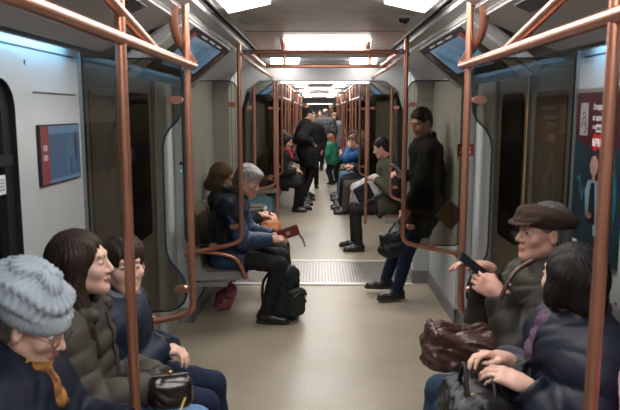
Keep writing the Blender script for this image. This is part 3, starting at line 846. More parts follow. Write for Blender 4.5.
# bulkheads at the car ends and the narrower gangway tubes
def bulk(y0, y1, sg, n):
    m = MB()
    x0, x1 = sorted((sg * 1.065, sg * 1.18)); m.box(x0, x1, y0, y1, 0, 2.35)
    return m
wn = {-1: 0, 1: 0}; bn = 0; tn = 10
for (a, b, g0, g1) in ((5.1, 6.36, 6.36, 7.30), (24.85, 25.3, 25.3, 26.24), (44.2, 45.9, 44.2, 45.9)):
    for sg, nm in ((-1, 'left'), (1, 'right')):
        m = MB()
        x0, x1 = sorted((sg * 1.065, sg * 1.181)); m.box(x0, x1, a, b, 0, 2.35)
        if g1 < 40: m.box(x0, x1, g1, g1 + .15, 0, 2.35)
        x0, x1 = sorted((sg * .91, sg * 1.18)); m.box(x0, x1, g0, g1, 0, 2.35)
        struct(m.build('wall_%s_gangway' % nm, WHITE, bevel=.012, smooth=True))
        k = MB()
        x0, x1 = sorted((sg * 1.053, sg * 1.066)); k.box(x0, x1, a - .013, b - .0, 0, .125)
        x0, x1 = sorted((sg * 1.053, sg * 1.18)); k.box(x0, x1, a - .013, a, 0, .125)
        x0, x1 = sorted((sg * .898, sg * 1.066)); k.box(x0, x1, g0 - .013, g0, 0, .125)
        x0, x1 = sorted((sg * .898, sg * .911)); k.box(x0, x1, g0 - .013, g1, 0, .125)
        struct(k.build('baseboard_%s' % nm, SKIRT, bevel=.003))
        # seams on the gangway lining
        if g1 < 40:
            q = MB()
            for yy in (g0 + .18, (g0 + g1) / 2, g1 - .18):
                x0, x1 = sorted((sg * .905, sg * .911)); q.box(x0, x1, yy - .012, yy + .012, .12, 2.1)
            tn += 1; struct(q.build('trim_%d' % tn, GREYP, smooth=False))
    if g1 < 40:
        # portal lintel of the next car: flat band with chamfered corners
        q = MB()
        q.prism([(-1.18, 2.35), (-1.18, 1.72), (-.915, 1.72), (-.85, 1.93), (-.70, 2.035), (.70, 2.035), (.85, 1.93), (.915, 1.72), (1.18, 1.72), (1.18, 2.35)], 'y', g1 - .03, g1 + .16)
        tn += 1; struct(q.build('trim_%d' % tn, mat('lintel_grey', (.24, .245, .245), .5), bevel=.01))
        q = MB(); q.prism([(-1.18, 2.35), (-1.18, 1.80), (-.95, 1.80), (-.88, 2.02), (-.74, 2.215), (.74, 2.215), (.88, 2.02), (.95, 1.80), (1.18, 1.80), (1.18, 2.35)], 'y', g0 - .02, g0 + .06)
        tn += 1; struct(q.build('trim_%d' % tn, COVE, bevel=.008))
        lb = empty('portal_lamp', (0, g1 - .05, 2.035)); tag(lb, 'long thin white light bar across the %s gangway portal' % ('nearest' if g1 < 10 else 'far'), 'lamp')
        MB().box(-.46, .52, -.02, .02, -.012, .0).build('housing', ALU, lb); MB().box(-.45, .51, -.024, .016, -.022, -.012).build('diffuser', LIGHT, lb, smooth=False)
        # tread plate
        tp = MB().box(-.90, .90, g0 - .02, g1 - .02, 0, .006)
        PL = mat('checker_plate', (.30, .29, .27), .33, metal=.6)
        nt = PL.node_tree
        if g1 < 10:
            tc = nt.nodes.new('ShaderNodeTexCoord'); mp = nt.nodes.new('ShaderNodeMapping'); mp.inputs['Scale'].default_value = (20, 20, 20)
            br = nt.nodes.new('ShaderNodeTexBrick'); br.inputs['Scale'].default_value = 1.0; br.inputs['Mortar Size'].default_value = .16; br.inputs['Brick Width'].default_value = 1.3; br.inputs['Row Height'].default_value = .85
            br.inputs['Color1'].default_value = (1, 1, 1, 1); br.inputs['Color2'].default_value = (.9, .9, .9, 1); br.inputs['Mortar'].default_value = (0, 0, 0, 1)
            nt.links.new(tc.outputs['Object'], mp.inputs[0]); nt.links.new(mp.outputs[0], br.inputs['Vector'])
            bp = nt.nodes.new('ShaderNodeBump'); bp.inputs['Strength'].default_value = .7; bp.inputs['Distance'].default_value = .004
            nt.links.new(br.outputs['Color'], bp.inputs['Height']); nt.links.new(bp.outputs['Normal'], nt.nodes['Principled BSDF'].inputs['Normal'])
            rr = nt.nodes.new('ShaderNodeValToRGB'); rr.color_ramp.elements[0].color = (.06, .055, .05, 1); rr.color_ramp.elements[1].color = (.60, .57, .53, 1)
            nt.links.new(br.outputs['Color'], rr.inputs['Fac']); nt.links.new(rr.outputs['Color'], nt.nodes['Principled BSDF'].inputs['Base Color'])
        o = tp.build('floor_gangway_plate', PL, smooth=False); struct(o)
        e = MB(); e.box(-.90, .90, g0 - .10, g0 - .02, 0, .010); e.box(-.90, .90, g1 - .02, g1 + .05, 0, .010); tn += 1
        struct(e.build('trim_%d' % tn, mat('threshold_strip', (.62, .60, .57), .4, metal=.5), bevel=.003))

# ceiling: central metal panel, dark slots, bars, sloping coves
ZC = 2.25
def ceil_run(y0, y1, n):
    m = MB(); m.box(-.585, .585, y0, y1, ZC, ZC + .1)
    struct(m.build('ceiling_panel_%d' % n if 0 else 'ceiling', CEIL, smooth=False))
    m = MB()
    for sg in (-1, 1):
        x0, x1 = sorted((sg * .585, sg * .62)); m.box(x0, x1, y0, y1, ZC + .02, ZC + .1)
        x0, x1 = sorted((sg * .612, sg * .620)); m.box(x0, x1, y0, y1, ZC - .025, ZC + .06)
    struct(m.build('trim_%d' % (n * 10 + 5), SLOT, smooth=False))
    m = MB()
    for sg in (-1, 1):
        m.prism([(sg * .617, ZC - .05), (sg * .617, ZC + .0), (sg * .66, ZC + .0), (sg * .672, ZC - .06), (sg * .655, ZC - .075)], 'y', y0, y1)
        x0, x1 = sorted((sg * .581, sg * .592)); m.box(x0, x1, y0, y1, ZC - .012, ZC + .06)
    struct(m.build('trim_%d' % (n * 10 + 6), ALU, smooth=False))
    m = MB()
    for sg in (-1, 1):   # sloping cove body
        m.prism([(sg * .66, ZC - .02), (sg * .66, ZC - .085), (sg * (1.02 if n > 1 else 1.04), 1.92 if n > 1 else 1.99), (sg * 1.10, 1.925 if n > 1 else 1.995), (sg * 1.19, 1.96 if n > 1 else 2.01), (sg * 1.19, ZC + .1)], 'y', y0, y1)
    struct(m.build('trim_%d' % (n * 10 + 7), COVE, bevel=.006))
ceil_run(-5, 6.36, 1); ceil_run(7.45, 25.3, 2); ceil_run(26.4, 46, 3)
struct(MB().box(-1.1, 1.1, 6.36, 7.45, 2.24, 2.34).box(-1.1, 1.1, 25.3, 26.4, 2.24, 2.34).build('ceiling_gangway', mat('lintel_grey', (.24, .245, .245), .5), smooth=False))
# joints in the central ceiling and cove covers
q = MB()
for yy in (-2.6, -.2, 2.2, 4.6):
    q.box(-.555, .555, yy - .004, yy + .004, ZC - .002, ZC + .01)
struct(q.build('trim_90', SLOT, smooth=False))

# cove covers (long moulded housings with rounded far end) near benches
def cove_cover(y0, y1, sg, label, grp=None):
    root = empty('cove_cover', (0, y0, 0)); tag(root, label, 'ceiling cover', grp)
    m = MB()
    m.prism([(sg * .69, ZC - .10), (sg * .68, ZC - .125), (sg * 1.02, 1.985), (sg * 1.055, 1.968), (sg * 1.08, 1.985), (sg * 1.08, 2.03), (sg * .9, 2.12)], 'y', 0, y1 - y0)
    m.build('shell', COVE, root, bevel=.012, seg=3)
    g = MB()
    for k in range(9):
        t = .10 + .022 * k
        a = (sg * (.68 + .34 * t), ZC - .125 - (.14) * t); 
        g.box(*sorted((a[0] - .003, a[0] + .003)), .2, y1 - y0 - .45, a[1] - .006, a[1] + .0)
    g.build('vent_slots', SLOT, root, smooth=False)
    return root
cove_cover(-4.0, 3.06, -1, 'long pale cover with vent slots sloping above the near left bench', None)
cove_cover(-4.0, 3.06, 1, 'long pale cover sloping above the near right bench', None)

# monitors over the doors
SCREENL = emat('screen_picture_blue', (.12, .24, .38), 1.0)
def screenmat(name, cols, seed, strength=1.1):
    m = D.materials.new(name); m.use_nodes = True; nt = m.node_tree; b = nt.nodes['Principled BSDF']
    b.inputs['Base Color'].default_value = (.01, .01, .012, 1); b.inputs['Roughness'].default_value = .15
    tc = nt.nodes.new('ShaderNodeTexCoord'); mp = nt.nodes.new('ShaderNodeMapping'); mp.inputs['Location'].default_value = (seed, seed, 0)
    n = nt.nodes.new('ShaderNodeTexNoise'); n.inputs['Scale'].default_value = 4.5; n.inputs['Detail'].default_value = 6; n.inputs['Distortion'].default_value = 1.2
    r = nt.nodes.new('ShaderNodeValToRGB'); r.color_ramp.interpolation = 'LINEAR'
    el = r.color_ramp.elements
    el[0].position = .3; el[0].color = (*cols[0], 1); el[1].position = .72; el[1].color = (*cols[-1], 1)
    for i, c in enumerate(cols[1:-1]):
        e = el.new(.3 + .42 * (i + 1) / (len(cols) - 1)); e.color = (*c, 1)
    nt.links.new(tc.outputs['Object'], mp.inputs[0]); nt.links.new(mp.outputs[0], n.inputs['Vector']); nt.links.new(n.outputs['Fac'], r.inputs['Fac'])
    nt.links.new(r.outputs['Color'], b.inputs['Emission Color']); b.inputs['Emission Strength'].default_value = strength
    return m
SCR1 = screenmat('monitor_picture', [(.05, .11, .18), (.10, .20, .31), (.14, .26, .38), (.22, .32, .42)], 2.0, .62)
SCR2 = screenmat('monitor_picture_dark', [(.008, .006, .006), (.02, .012, .010), (.06, .03, .02)], 5.0, .8)
def monitor(y0, y1, sg, label, near=True, grp=None):
    root = empty('ceiling_monitor', (0, y0, 0)); tag(root, label, 'monitor', grp)
    L = y1 - y0
    # local slope frame: s from 0 (top) to 1 (bottom), n offset toward the aisle
    T = Vector((sg * .672, 0, 2.15)); Bm = Vector((sg * .985, 0, 1.905)); dv = (Bm - T); Ls = dv.length; u = dv.normalized(); nn = Vector((-sg * abs(u.z), 0, -abs(u.x)))
    def P(y, t, n): return Vector((0, y, 0)) + T + u * t + nn * n
    def slab(mb, y0_, y1_, t0, t1, n0, n1, mi=0, sk=0.0):
        vs = [P(a, b, c) for a, b, c in ((y0_, t0, n0), (y1_, t0, n0), (y1_ + sk, t1, n0), (y0_ + sk * 0 , t1, n0), (y0_, t0, n1), (y1_, t0, n1), (y1_ + sk, t1, n1), (y0_, t1, n1))]
        mb.add(vs, [(0, 1, 2, 3), (7, 6, 5, 4), (0, 4, 5, 1), (1, 5, 6, 2), (2, 6, 7, 3), (3, 7, 4, 0)], mi)
    hb = MB(); slab(hb, 0.0, L * .82, -.01, Ls + .02, -.03, .035, 0, L * .13); hb.build('housing', COVE, root, bevel=.012, seg=3)
    fb = MB(); slab(fb, .10 * L, L * .80, .005, Ls + .0, .03, .043, 0, L * .02); fb.build('bezel', BLACKP, root, bevel=.003)
    s = MB(); slab(s, .16 * L, L * .66, .045, Ls - .125, .040, .0445, 0); so = s.build('screen', SCR1, root, smooth=False)
    if near:
        s = MB(); slab(s, .70 * L, L * .77, .05, Ls - .03, .040, .0445, 0); s.build('screen_side_picture', SCR2, root, smooth=False)
        s = MB(); slab(s, .13 * L, .17 * L, .03, .09, .0445, .0455, 0); s.build('red_caption', emat('caption_red', (.6, .05, .06), .35), root, smooth=False)
        for k in range(3):
            s = MB(); slab(s, (.24 + .14 * k) * L, (.33 + .14 * k) * L, .02, .03, .043, .0445, 0); s.build('caption_line', emat('caption_white', (.8, .8, .8), .35), root, smooth=False)
    return root
monitor(3.12, 4.95, -1, 'wide tilted ceiling monitor with blue picture above the near left door')
monitor(3.12, 4.95, 1, 'wide tilted ceiling monitor with blue picture above the near right door')
for d in doors_y[1:]:
    for sg in (-1, 1):
        monitor(d + .04, d + 1.75, sg, 'small distant ceiling monitor above a door of the farther carriage, %s side' % ('left' if sg < 0 else 'right'), False, 'distant monitors %s' % ('left' if sg < 0 else 'right'))

# ceiling lamps
def lamp(poly, z, label, grp=None, frame=True):
    cx = sum(p[0] for p in poly) / len(poly); cy = sum(p[1] for p in poly) / len(poly)
    root = empty('ceiling_lamp', (cx, cy, z)); tag(root, label, 'lamp', grp)
    pl = [(p[0] - cx, p[1] - cy) for p in poly]
    if frame: MB().prism([(x * 1.06, y * 1.04) for x, y in pl], 'z', -.004, .02).build('frame', COVE, root, smooth=False)
    MB().prism(pl, 'z', -.024, -.004).build('diffuser', LIGHT, root, smooth=False)
    return root
def chevron(y0, y1, sg): return [(sg * .28, y0), (sg * .525, y0 + .24), (sg * .525, y1 + .26), (sg * .28, y1)] if True else None
lamp([(-.28, 3.30), (-.28, 1.9), (-.525, 1.9), (-.525, 3.60)], ZC, 'slanted white ceiling lamp at top left of the near carriage')
lamp([(.28, 3.30), (.28, 1.9), (.525, 1.9), (.525, 3.60)], ZC, 'slanted white ceiling lamp at top right of the near carriage')
lamp([(-.30, 4.95), (.34, 4.95), (.40, 5.85), (-.36, 5.85)], ZC, 'wide white ceiling lamp centred above the grab-rail frame')
lamp([(-.30, .1), (.30, .1), (.30, 1.1), (-.30, 1.1)], ZC, 'white ceiling lamp behind the photographer')
lamp([(-.525, -2.4), (-.28, -2.4), (-.28, -1.0), (-.525, -1.0)], ZC, 'white ceiling lamp far behind the photographer, left')
lamp([(.28, -2.4), (.525, -2.4), (.525, -1.0), (.28, -1.0)], ZC, 'white ceiling lamp far behind the photographer, right')
lamp([(-.50, 6.42), (-.22, 6.42), (-.26, 7.20), (-.56, 7.20)], 2.24, 'white lamp in the gangway ceiling, left one')
lamp([(.27, 6.42), (.53, 6.42), (.58, 7.20), (.30, 7.20)], 2.24, 'white lamp in the gangway ceiling, right one')
y = 8.2; k = 0
while y < 24.5:
    if k % 2 == 0: lamp([(-.33, y), (.33, y), (.33, y + .8), (-.33, y + .8)], ZC, 'small distant white lamp in the centre of the farther ceiling', 'distant centre lamps', False)
    else:
        for sg in (-1, 1): lamp([(sg * .28, y), (sg * .52, y), (sg * .52, y + 1.0), (sg * .28, y + 1.0)], ZC, 'small distant white lamp along the %s of the farther ceiling' % ('left' if sg < 0 else 'right'), 'distant %s lamps' % ('left' if sg < 0 else 'right'), False)
    y += 1.7; k += 1
y = 27.0
while y < 43:
    lamp([(-.4, y), (.4, y), (.4, y + 1.2), (-.4, y + 1.2)], ZC, 'tiny white ceiling lamp in the farthest carriage', 'farthest carriage lamps', False); y += 3.4
# cool light strips tucked under the coves, washing the top of the window wall
for sg, nm in ((-1, 'left'), (1, 'right')):
    o = empty('cove_light_strip', (sg * 1.13, 1.85, 1.985)); tag(o, 'cool blue light strip under the near %s ceiling cover' % nm, 'light strip')
    MB().box(*sorted((-sg * .040, -sg * .028)), -1.1, 1.1, -.022, .015).build('channel', ALU, o, smooth=False)
    MB().box(*sorted((-sg * .028, -sg * .020)), -1.1, 1.1, -.012, .010).build('diffuser', COOL, o, smooth=False)
# speaker grille and camera dome in the ceiling
r = empty('ceiling_speaker', (-.45, 4.10, ZC)); tag(r, 'small pale round speaker fitting in the ceiling, left of the dome camera', 'speaker')
MB().ellipsoid((0, 0, 0), (.085, .085, .024), 20, 10).build('cover', COVE, r); MB().tube([(-.035, -.02, -.014), (.035, -.02, -.014)], .008, 8).build('slot', SLOT, r)
r = empty('ceiling_camera', (.45, 3.87, ZC)); tag(r, 'small black dome camera in the ceiling near the right lamp', 'camera')
MB().ellipsoid((0, 0, -.006), (.052, .052, .014), 20, 8).build('base', COVE, r); MB().ellipsoid((0, 0, -.018), (.034, .034, .03), 18, 10).build('dome', mat('dark_dome', (.01, .01, .012), .1), r)

# =================================================================== RAILS
def clamp(root, x, y, z, sg, m=COPPER):
    c = MB(); c.prism([(x + .034 * math.cos(a), z + .020 * math.sin(a)) for a in [2 * PI * k / 20 for k in range(20)]], 'y', y - .018, y + .018)
    return c.build('clamp', m, root, bevel=.004)
RR = .0165
def loop_partition(y, sg, px, label, zb=.72, wx=1.10, near=True, ztop=2.28):
    """copper loop rail with a glass screen behind it"""
    root = empty('partition_rail', (sg * px, y, 0)); tag(root, label, 'handrail', None)
    def Lx(x): return sg * (x - px)
    MB().tube(path([(0, 0, ztop), (0, 0, zb + .02), (Lx(px + .10), 0, zb - .035 + .02), (Lx(wx - .02), 0, zb - .075)], .13, 9), RR, 16 if near else 8).build('rail_tube', COPPER, root)
    MB().tube([(Lx(wx - .03), 0, zb - .076), (Lx(wx + .03), 0, zb - .078)], .03, 14).build('wall_flange', COPPER, root)
    for z in (1.755 if near else 1.75, zb + .13): clamp(root, Lx(px + .055), 0.0, z, sg)
    if near: clamp(root, Lx(px + .22), 0.0, zb - .02, sg)
    g = empty('glass_screen', (sg * px, y + (.07 if y < 4 else .03), 0)); tag(g, label.replace('curved copper rail', 'tinted glass screen').replace('edging the glass screen', 'behind the copper rail'), 'glass screen')
    pg = yz_poly_rounded(.02, wx + .03 - px, zb - .02, 1.93, .07, 6)
    if near and y < 4:
        wr_ = wx + .06 - px
        pg = [(wr_, zb - .03), (wr_, 1.95), (.10, 1.95), (.065, 1.94), (.045, 1.915), (.04, 1.88), (.04, 1.74), (.045, 1.70), (.065, 1.66), (.105, 1.62), (.130, 1.58), (.14, 1.53), (.14, 1.06), (.135, 1.01), (.115, .965), (.08, .925), (.055, .885), (.045, .84), (.045, .80), (.06, .76), (.09, .735), (.13, zb - .0)]
    MB().prism([(sg * a, b) for a, b in pg], 'y', -.005, .005).build('pane', GLASS, g, bevel=.0)
    ed = MB(); ed.tube([(sg * a, 0, b) for a, b in pg], .0052, 6, closed=True); ed.build('edge', mat('glass_edge', (.025, .05, .06), .25), g)
    return root, g
loop_partition(3.05, -1, .65, 'curved copper rail edging the glass screen beside the near left bench', .72)
loop_partition(3.05, 1, .645, 'curved copper rail edging the glass screen beside the near right bench', .72)
loop_partition(4.90, -1, .63, 'curved copper rail edging the glass screen in front of the grey-haired seated man', .70, 1.04)
loop_partition(4.90, 1, .605, 'curved copper rail edging the glass screen in front of the standing man in black', .70, 1.04)
def far_loop(y, sg, px, label, grp):
    r, g = loop_partition(y, sg, px, label, .70, 1.12 if px < .7 else 1.05, False); r['group'] = grp; g['group'] = grp + ' glass'
    return r
far_loop(7.55, -1, .78, 'curved copper rail edging the glass screen just beyond the gangway, left', 'x1')
far_loop(7.55, 1, .80, 'curved copper rail edging the glass screen just beyond the gangway, right', 'x2')
for o in list(D.objects):
    if o.get('group', '').startswith('x'): del o['group']
for sg in (-1, 1):
    nm = 'left' if sg < 0 else 'right'
    far_loop(10.45, sg, .62, 'curved copper rail edging the glass screen of the farther bench, %s, nearest loop there' % nm, 'q')
for o in list(D.objects):
    if o.get('group', '').startswith('q'): del o['group']
for yy in (8.80, 13.8, 15.45, 18.8, 20.4, 23.3, 29.4, 32.8, 34.4):
    for sg in (-1, 1):
        nm = 'left' if sg < 0 else 'right'
        far_loop(yy, sg, .63, 'distant curved copper rail edging the glass screen at a far bench end, %s row' % nm, 'distant %s loops' % nm)

# overhead rails
def rail(pts, label, rad=.06, r=RR + .001, flanges=(), cat='handrail', grp=None, poles=()):
    o = Vector(pts[0]); root = empty('overhead_rail', o); tag(root, label, cat, grp)
    MB().tube(path([Vector(p) - o for p in pts], rad, 9), r, 18).build('rail_tube', COPPER, root)
    for px_, py_, z0_ in poles:
        MB().tube([Vector((px_, py_, z0_)) - o, Vector((px_, py_, 2.26)) - o], RR, 16 if py_ < 6 else 8).build('pole', COPPER, root)
    for a, b in flanges: MB().tube([Vector(a) - o, Vector(b) - o], r * .95, 14).build('bracket', COPPER, root)
    return root
for sg, nm in ((-1, 'left'), (1, 'right')):
    rail([(sg * .64, -2.5, 1.93), (sg * .635, 3.20, 1.915), (sg * .70, 2.98, 2.06), (sg * .665, 2.95, 2.27)], 'thick copper overhead rail running above the near %s bench' % nm, .09, RR + .003,
         [((sg * .638, 2.40, 1.925), (sg * .63, .50, 2.26))], poles=[(-.64, 2.0, .30)] if sg < 0 else [(.64, 1.55, .30)])
def pole(x, y, z0, z1, label, grp=None, r=RR, cat='pole'):
    root = empty('grab_pole', (x, y, z0)); tag(root, label, cat, grp)
    MB().tube([(0, 0, 0), (0, 0, z1 - z0)], r, 16 if y < 6 else 8).build('pole_tube', COPPER, root)
    MB().tube([(0, 0, z1 - z0 - .012), (0, 0, z1 - z0)], r * 2, 14).build('ceiling_flange', COPPER, root)
    return root
# frame of rails hung in front of the gangway
root = empty('hanging_rail_frame', (0, 4.9, 2.137)); tag(root, 'rectangular copper rail frame hung from the ceiling before the gangway', 'handrail')
MB().tube([(-.60, 0, 0), (.605, 0, 0)], RR, 16).build('front_bar', COPPER, root)
MB().tube([(-.56, 1.36, -.01), (.64, 1.36, -.01)], RR, 16).build('rear_bar', COPPER, root)
for sg in (-1, 1):
    MB().tube([(sg * .56, 0, 0), (sg * .55, 1.36, -.01)], RR, 16).build('side_bar', COPPER, root)
    MB().tube([(sg * .315 + .01, .12, 0.0), (sg * .315 + .01, .12, .118)], RR * 1.3, 14).build('hanger', COPPER, root)
    MB().tube([(sg * .315 + .01, .12, 0.0), (sg * .315 + .01, .0, 0.0)], RR, 14).build('hanger_arm', COPPER, root)
    MB().tube([(sg * .40 + .04, 1.36, -.01), (sg * .40 + .04, 1.36, .115)], RR * .9, 14).build('rear_hanger', COPPER, root)
    # short blue sleeves standing in for reflected glints at the corners
    MB().tube([(sg * .575, 0, 0), (sg * .545, 0, 0)], RR * 1.12, 14).build('corner_glint', mat('blue_glint', (.25, .35, .6), .3), root)
for sg, nm in ((-1, 'left'), (1, 'right')):
    rail([(sg * .62, 4.92, 2.12), (sg * .60, 6.1, 2.10), (sg * .55, 7.26, 2.08)], 'copper rail leading from the hanging frame into the gangway, %s' % nm, .1, RR)
    for (a, b) in ((10.5, 13.8), (15.5, 18.8), (20.5, 23.3), (29.5, 32.8), (34.5, 37.8)):
        rail([(sg * .62, a, 1.93), (sg * .62, b - .2, 1.93), (sg * .62, b - .05, 2.26)], 'distant copper overhead rail with poles above a far bench, %s row' % nm, .1, RR, grp='distant overhead rails %s' % nm, poles=[(sg * .62, a + 1.1, .38), (sg * .62, a + 2.2, .38)])
    pole(sg * .52, 7.62, .38, 2.26, 'copper pole just inside the second carriage, %s of the aisle' % nm)
for yy in (9.5, 14.6, 19.6, 28.6, 33.6):
    r = empty('cross_rail', (0, yy, 2.12)); tag(r, 'distant copper cross rail hung below the far ceiling', 'handrail', 'distant cross rails')
    MB().tube([(-.55, 0, 0), (.55, 0, 0)], RR, 8).build('bar', COPPER, r)
    for x in (-.4, .4): MB().tube([(x, 0, 0), (x, 0, .13)], RR, 8).build('hanger', COPPER, r)

# =================================================================== SEATS
def bench(y0, y1, sg, wx, label, grp=None, depth=.46, box=None, zs=.45, seatw=.46):
    root = empty('bench_seat', (sg * wx, y0, 0)); tag(root, label, 'bench', grp)
    n = max(1, round((y1 - y0) / seatw)); w = (y1 - y0) / n
    for k in range(n):
        a = k * w + .008; b = (k + 1) * w - .008
        prof = [(0, zs - .075), (0, zs + .48), (.04, zs + .50), (.065, zs + .47), (.10, zs + .02), (.16, zs - .005), (depth - .06, zs + .0), (depth, zs - .025), (depth - .01, zs - .06), (.1, zs - .085)]
        s_ = MB(); s_.prism([(-sg * p, q) for p, q in prof], 'y', a, b); s_.build('seat_shell', SEATG, root, bevel=.012, seg=2)
        s_ = MB(); s_.prism([(-sg * p, q) for p, q in [(.12, zs - .0), (.17, zs - .008), (depth - .07, zs), (depth - .03, zs - .012), (depth - .05, zs + .012), (.18, zs + .014), (.125, zs + .03)]], 'y', a + .03, b - .03); s_.build('seat_pad', SEATF, root, bevel=.004)
        s_ = MB(); s_.prism([(-sg * p, q) for p, q in [(.068, zs + .45), (.102, zs + .05), (.112, zs + .06), (.080, zs + .45)]], 'y', a + .03, b - .03); s_.build('back_pad', SEATF, root, bevel=.004)
    m = MB(); m.box(*sorted((-sg * .0, -sg * .30)), .02, y1 - y0 - .02, zs - .12, zs - .07); m.build('bracket', SKIRT, root)
    if box: 
        m = MB(); m.box(*sorted((-sg * .0, -sg * (depth - .08))), .0, y1 - y0, .0, zs - .12); m.build('heater_box', box, root, bevel=.01)
    return root
bench(-.2, 2.98, -1, 1.179, 'bench seat along the near left wall under the three seated passengers')
bench(-.2, 2.98, 1, 1.179, 'bench seat along the near right wall under the man in the flat cap')
bench(4.97, 6.33, -1, 1.06, 'two-seat bench under the grey-haired man by the gangway', depth=.45)
bench(7.62, 8.78, -1, 1.179, 'short bench just beyond the gangway, left side', depth=.45)
bench(7.62, 8.78, 1, 1.179, 'short bench just beyond the gangway under the man with the grey backpack', depth=.45)
bench(10.5, 13.76, -1, 1.179, 'long bench with teal base panel in the second carriage, left', box=TEAL)
bench(10.5, 13.76, 1, 1.179, 'long bench in the second carriage under the row of passengers, right')
for (a, b) in ((15.5, 18.76), (20.45, 23.26), (29.5, 32.76), (34.5, 37.7)):
    for sg in (-1, 1):
        nm = 'left' if sg < 0 else 'right'
        bench(a, b, sg, 1.179, 'distant bench far down the train, %s side' % nm, 'distant benches %s' % nm, seatw=1.6)
# armrest of the gangway bench
r = empty('armrest', (-1.03, 4.935, .63)); tag(r, 'bent copper armrest at the end of the grey-haired man\'s seat', 'armrest')
MB().tube(path([(0, 0, 0), (.22, 0, -.015), (.36, 0, -.05), (.43, 0, -.22)], .10, 8), RR, 14).build('rail_tube', COPPER, r)
r = empty('armrest', (-1.12, 10.5, .64)); tag(r, 'bent copper armrest above the teal bench panel in the second carriage', 'armrest')
MB().tube(path([(0, 0, 0), (.25, 0, -.01), (.40, 0, -.06), (.46, 0, -.22)], .10, 8), RR, 10).build('rail_tube', COPPER, r)

# =================================================================== WALL SCREEN, POSTER, STICKERS
r = empty('wall_screen', (-WX, 2.835, 1.522)); tag(r, 'small blue and red information screen on the left wall', 'screen')
MB().box(0, .014, -.220, .220, -.126, .126).build('frame', BLACKP, r, bevel=.003)
MB().box(.014, .0155, -.215, .215, -.12, .12).build('display', emat('display_blue', (.03, .075, .15), .7), r, smooth=False)
MB().box(.0155, .0165, -.215, -.135, -.12, .12).build('red_column', emat('display_red', (.24, .025, .03), .55), r, smooth=False)
MB().box(.0155, .0163, -.135, .215, .085, .12).build('title_bar', emat('display_title', (.09, .17, .27), .7), r, smooth=False)
fig = MB()
fig.ellipsoid((.0158, .09, .055), (.0008, .028, .03)); fig.ellipsoid((.0158, .08, -.03), (.0008, .045, .075)); fig.ellipsoid((.0158, .125, -.005), (.0008, .018, .07)); fig.ellipsoid((.0158, .05, -.02), (.0008, .016, .06))
fig.build('pictured_figure', emat('display_cyan', (.05, .15, .24), .5), r, smooth=False)
fig = MB(); fig.ellipsoid((.0162, .165, .03), (.0008, .015, .07)); fig.ellipsoid((.0162, .10, -.06), (.0008, .012, .04)); fig.build('pictured_shadow', emat('display_dark', (.01, .02, .05), .4), r, smooth=False)
fig = MB()
for z in (.03, -.01): fig.box(.0166, .0172, -.195, -.155, z - .012, z + .012)
fig.build('caption_block', emat('display_caption', (.55, .35, .35), .6), r, smooth=False)
fig = MB(); fig.box(.0156, .0165, -.135, .215, -.12, -.105); fig.build('footer_bar', emat('display_title', (.09, .17, .27), .7), r, smooth=False)

PY0, PY1, PZ0, PZ1 = 2.52, 3.085, 1.06, 1.785
r = empty('advertising_poster', (WX, 0, 0)); tag(r, 'tall advertising poster with dark red top and pictured person, right wall', 'poster')
MB().box(-.012, -.001, PY0 - .02, PY1 + .02, PZ0 - .02, PZ1 + .02).build('frame', ALU, r, bevel=.003)
PB = mat('poster_dark_teal', (.006, .010, .014), .35, col2=(.006, .030, .045), nscale=6)
MB().box(-.014, -.012, PY0, PY1, PZ0, PZ1).build('print', PB, r, smooth=False)
a_ = [(PY1, PZ1), (PY0, PZ1)] + [(PY0 + (PY1 - PY0) * t, PZ1 - .20 - .055 * math.sin(PI * min(1, t * 1.0 + 0.0)) - .0 + .04 * t * t * 0) for t in [k / 12 for k in range(12)]] + [(PY1, PZ1 - .17)]
MB().prism(a_, 'x', -.0152, -.014).build('red_field', mat('poster_maroon', (.045, .004, .010), .35), r, smooth=False)
PW = mat('poster_white', (.5, .48, .5), .4); PR = mat('poster_red', (.45, .008, .015), .4)
def L(y): return y
rt = (PI / 2, 0, -PI / 2)
# right wall seen from the aisle: text runs towards smaller y
MB().box(-.0165, -.0152, PY1 - .135, PY1 - .050, PZ1 - .19, PZ1 - .045).build('pale_badge', mat('poster_badge', (.30, .26, .29), .4), r, smooth=False)
dg = MB(); 
for k in range(3): dg.tube([(-.0168, PY1 - .095 + (.026 - .006 * k) * math.cos(a), PZ1 - .155 + .0 + (.026 - .006 * k) * math.sin(a) + .028 * k) for a in [2 * PI * j / 16 for j in range(13)]], .0022, 5)
dg.build('badge_drawing', mat('poster_grey_line', (.09, .06, .08), .5), r)
text_mesh('headline', 'Спецпредложение', .035, PW, (-.0158, PY1 - .185, PZ1 - .075), rt, r, .72, .0006)
text_mesh('headline', 'от производителя', .035, PW, (-.0158, PY1 - .185, PZ1 - .122), rt, r, .70, .0006)
text_mesh('headline', 'только', .026, PW, (-.0158, PY1 - .185, PZ1 - .158), rt, r, .9)
MB().box(-.0168, -.0158, PY1 - .315, PY1 - .225, PZ1 - .172, PZ1 - .138).build('white_tag', PW, r, smooth=False)
text_mesh('tag_text', 'для вас', .024, mat('poster_maroon', (.085, .008, .018)), (-.0175, PY1 - .232, PZ1 - .163), rt, r, .95)
MB().prism([(PY1 - .225 + .030 * math.cos(a), PZ1 - .215 + .040 * math.sin(a)) for a in [2 * PI * k / 24 for k in range(24)]], 'x', -.0165, -.0152).build('red_disc', PR, r, smooth=False)
MB().box(-.0175, -.0152, PY1 - .32, PY1 - .205, PZ1 - .243, PZ1 - .183).build('red_label', PR, r, smooth=False)
text_mesh('logo_text', 'МВМ', .046, mat('poster_bright', (.75, .72, .72), .4), (-.0182, PY1 - .20, PZ1 - .233), rt, r, .80, .0012)
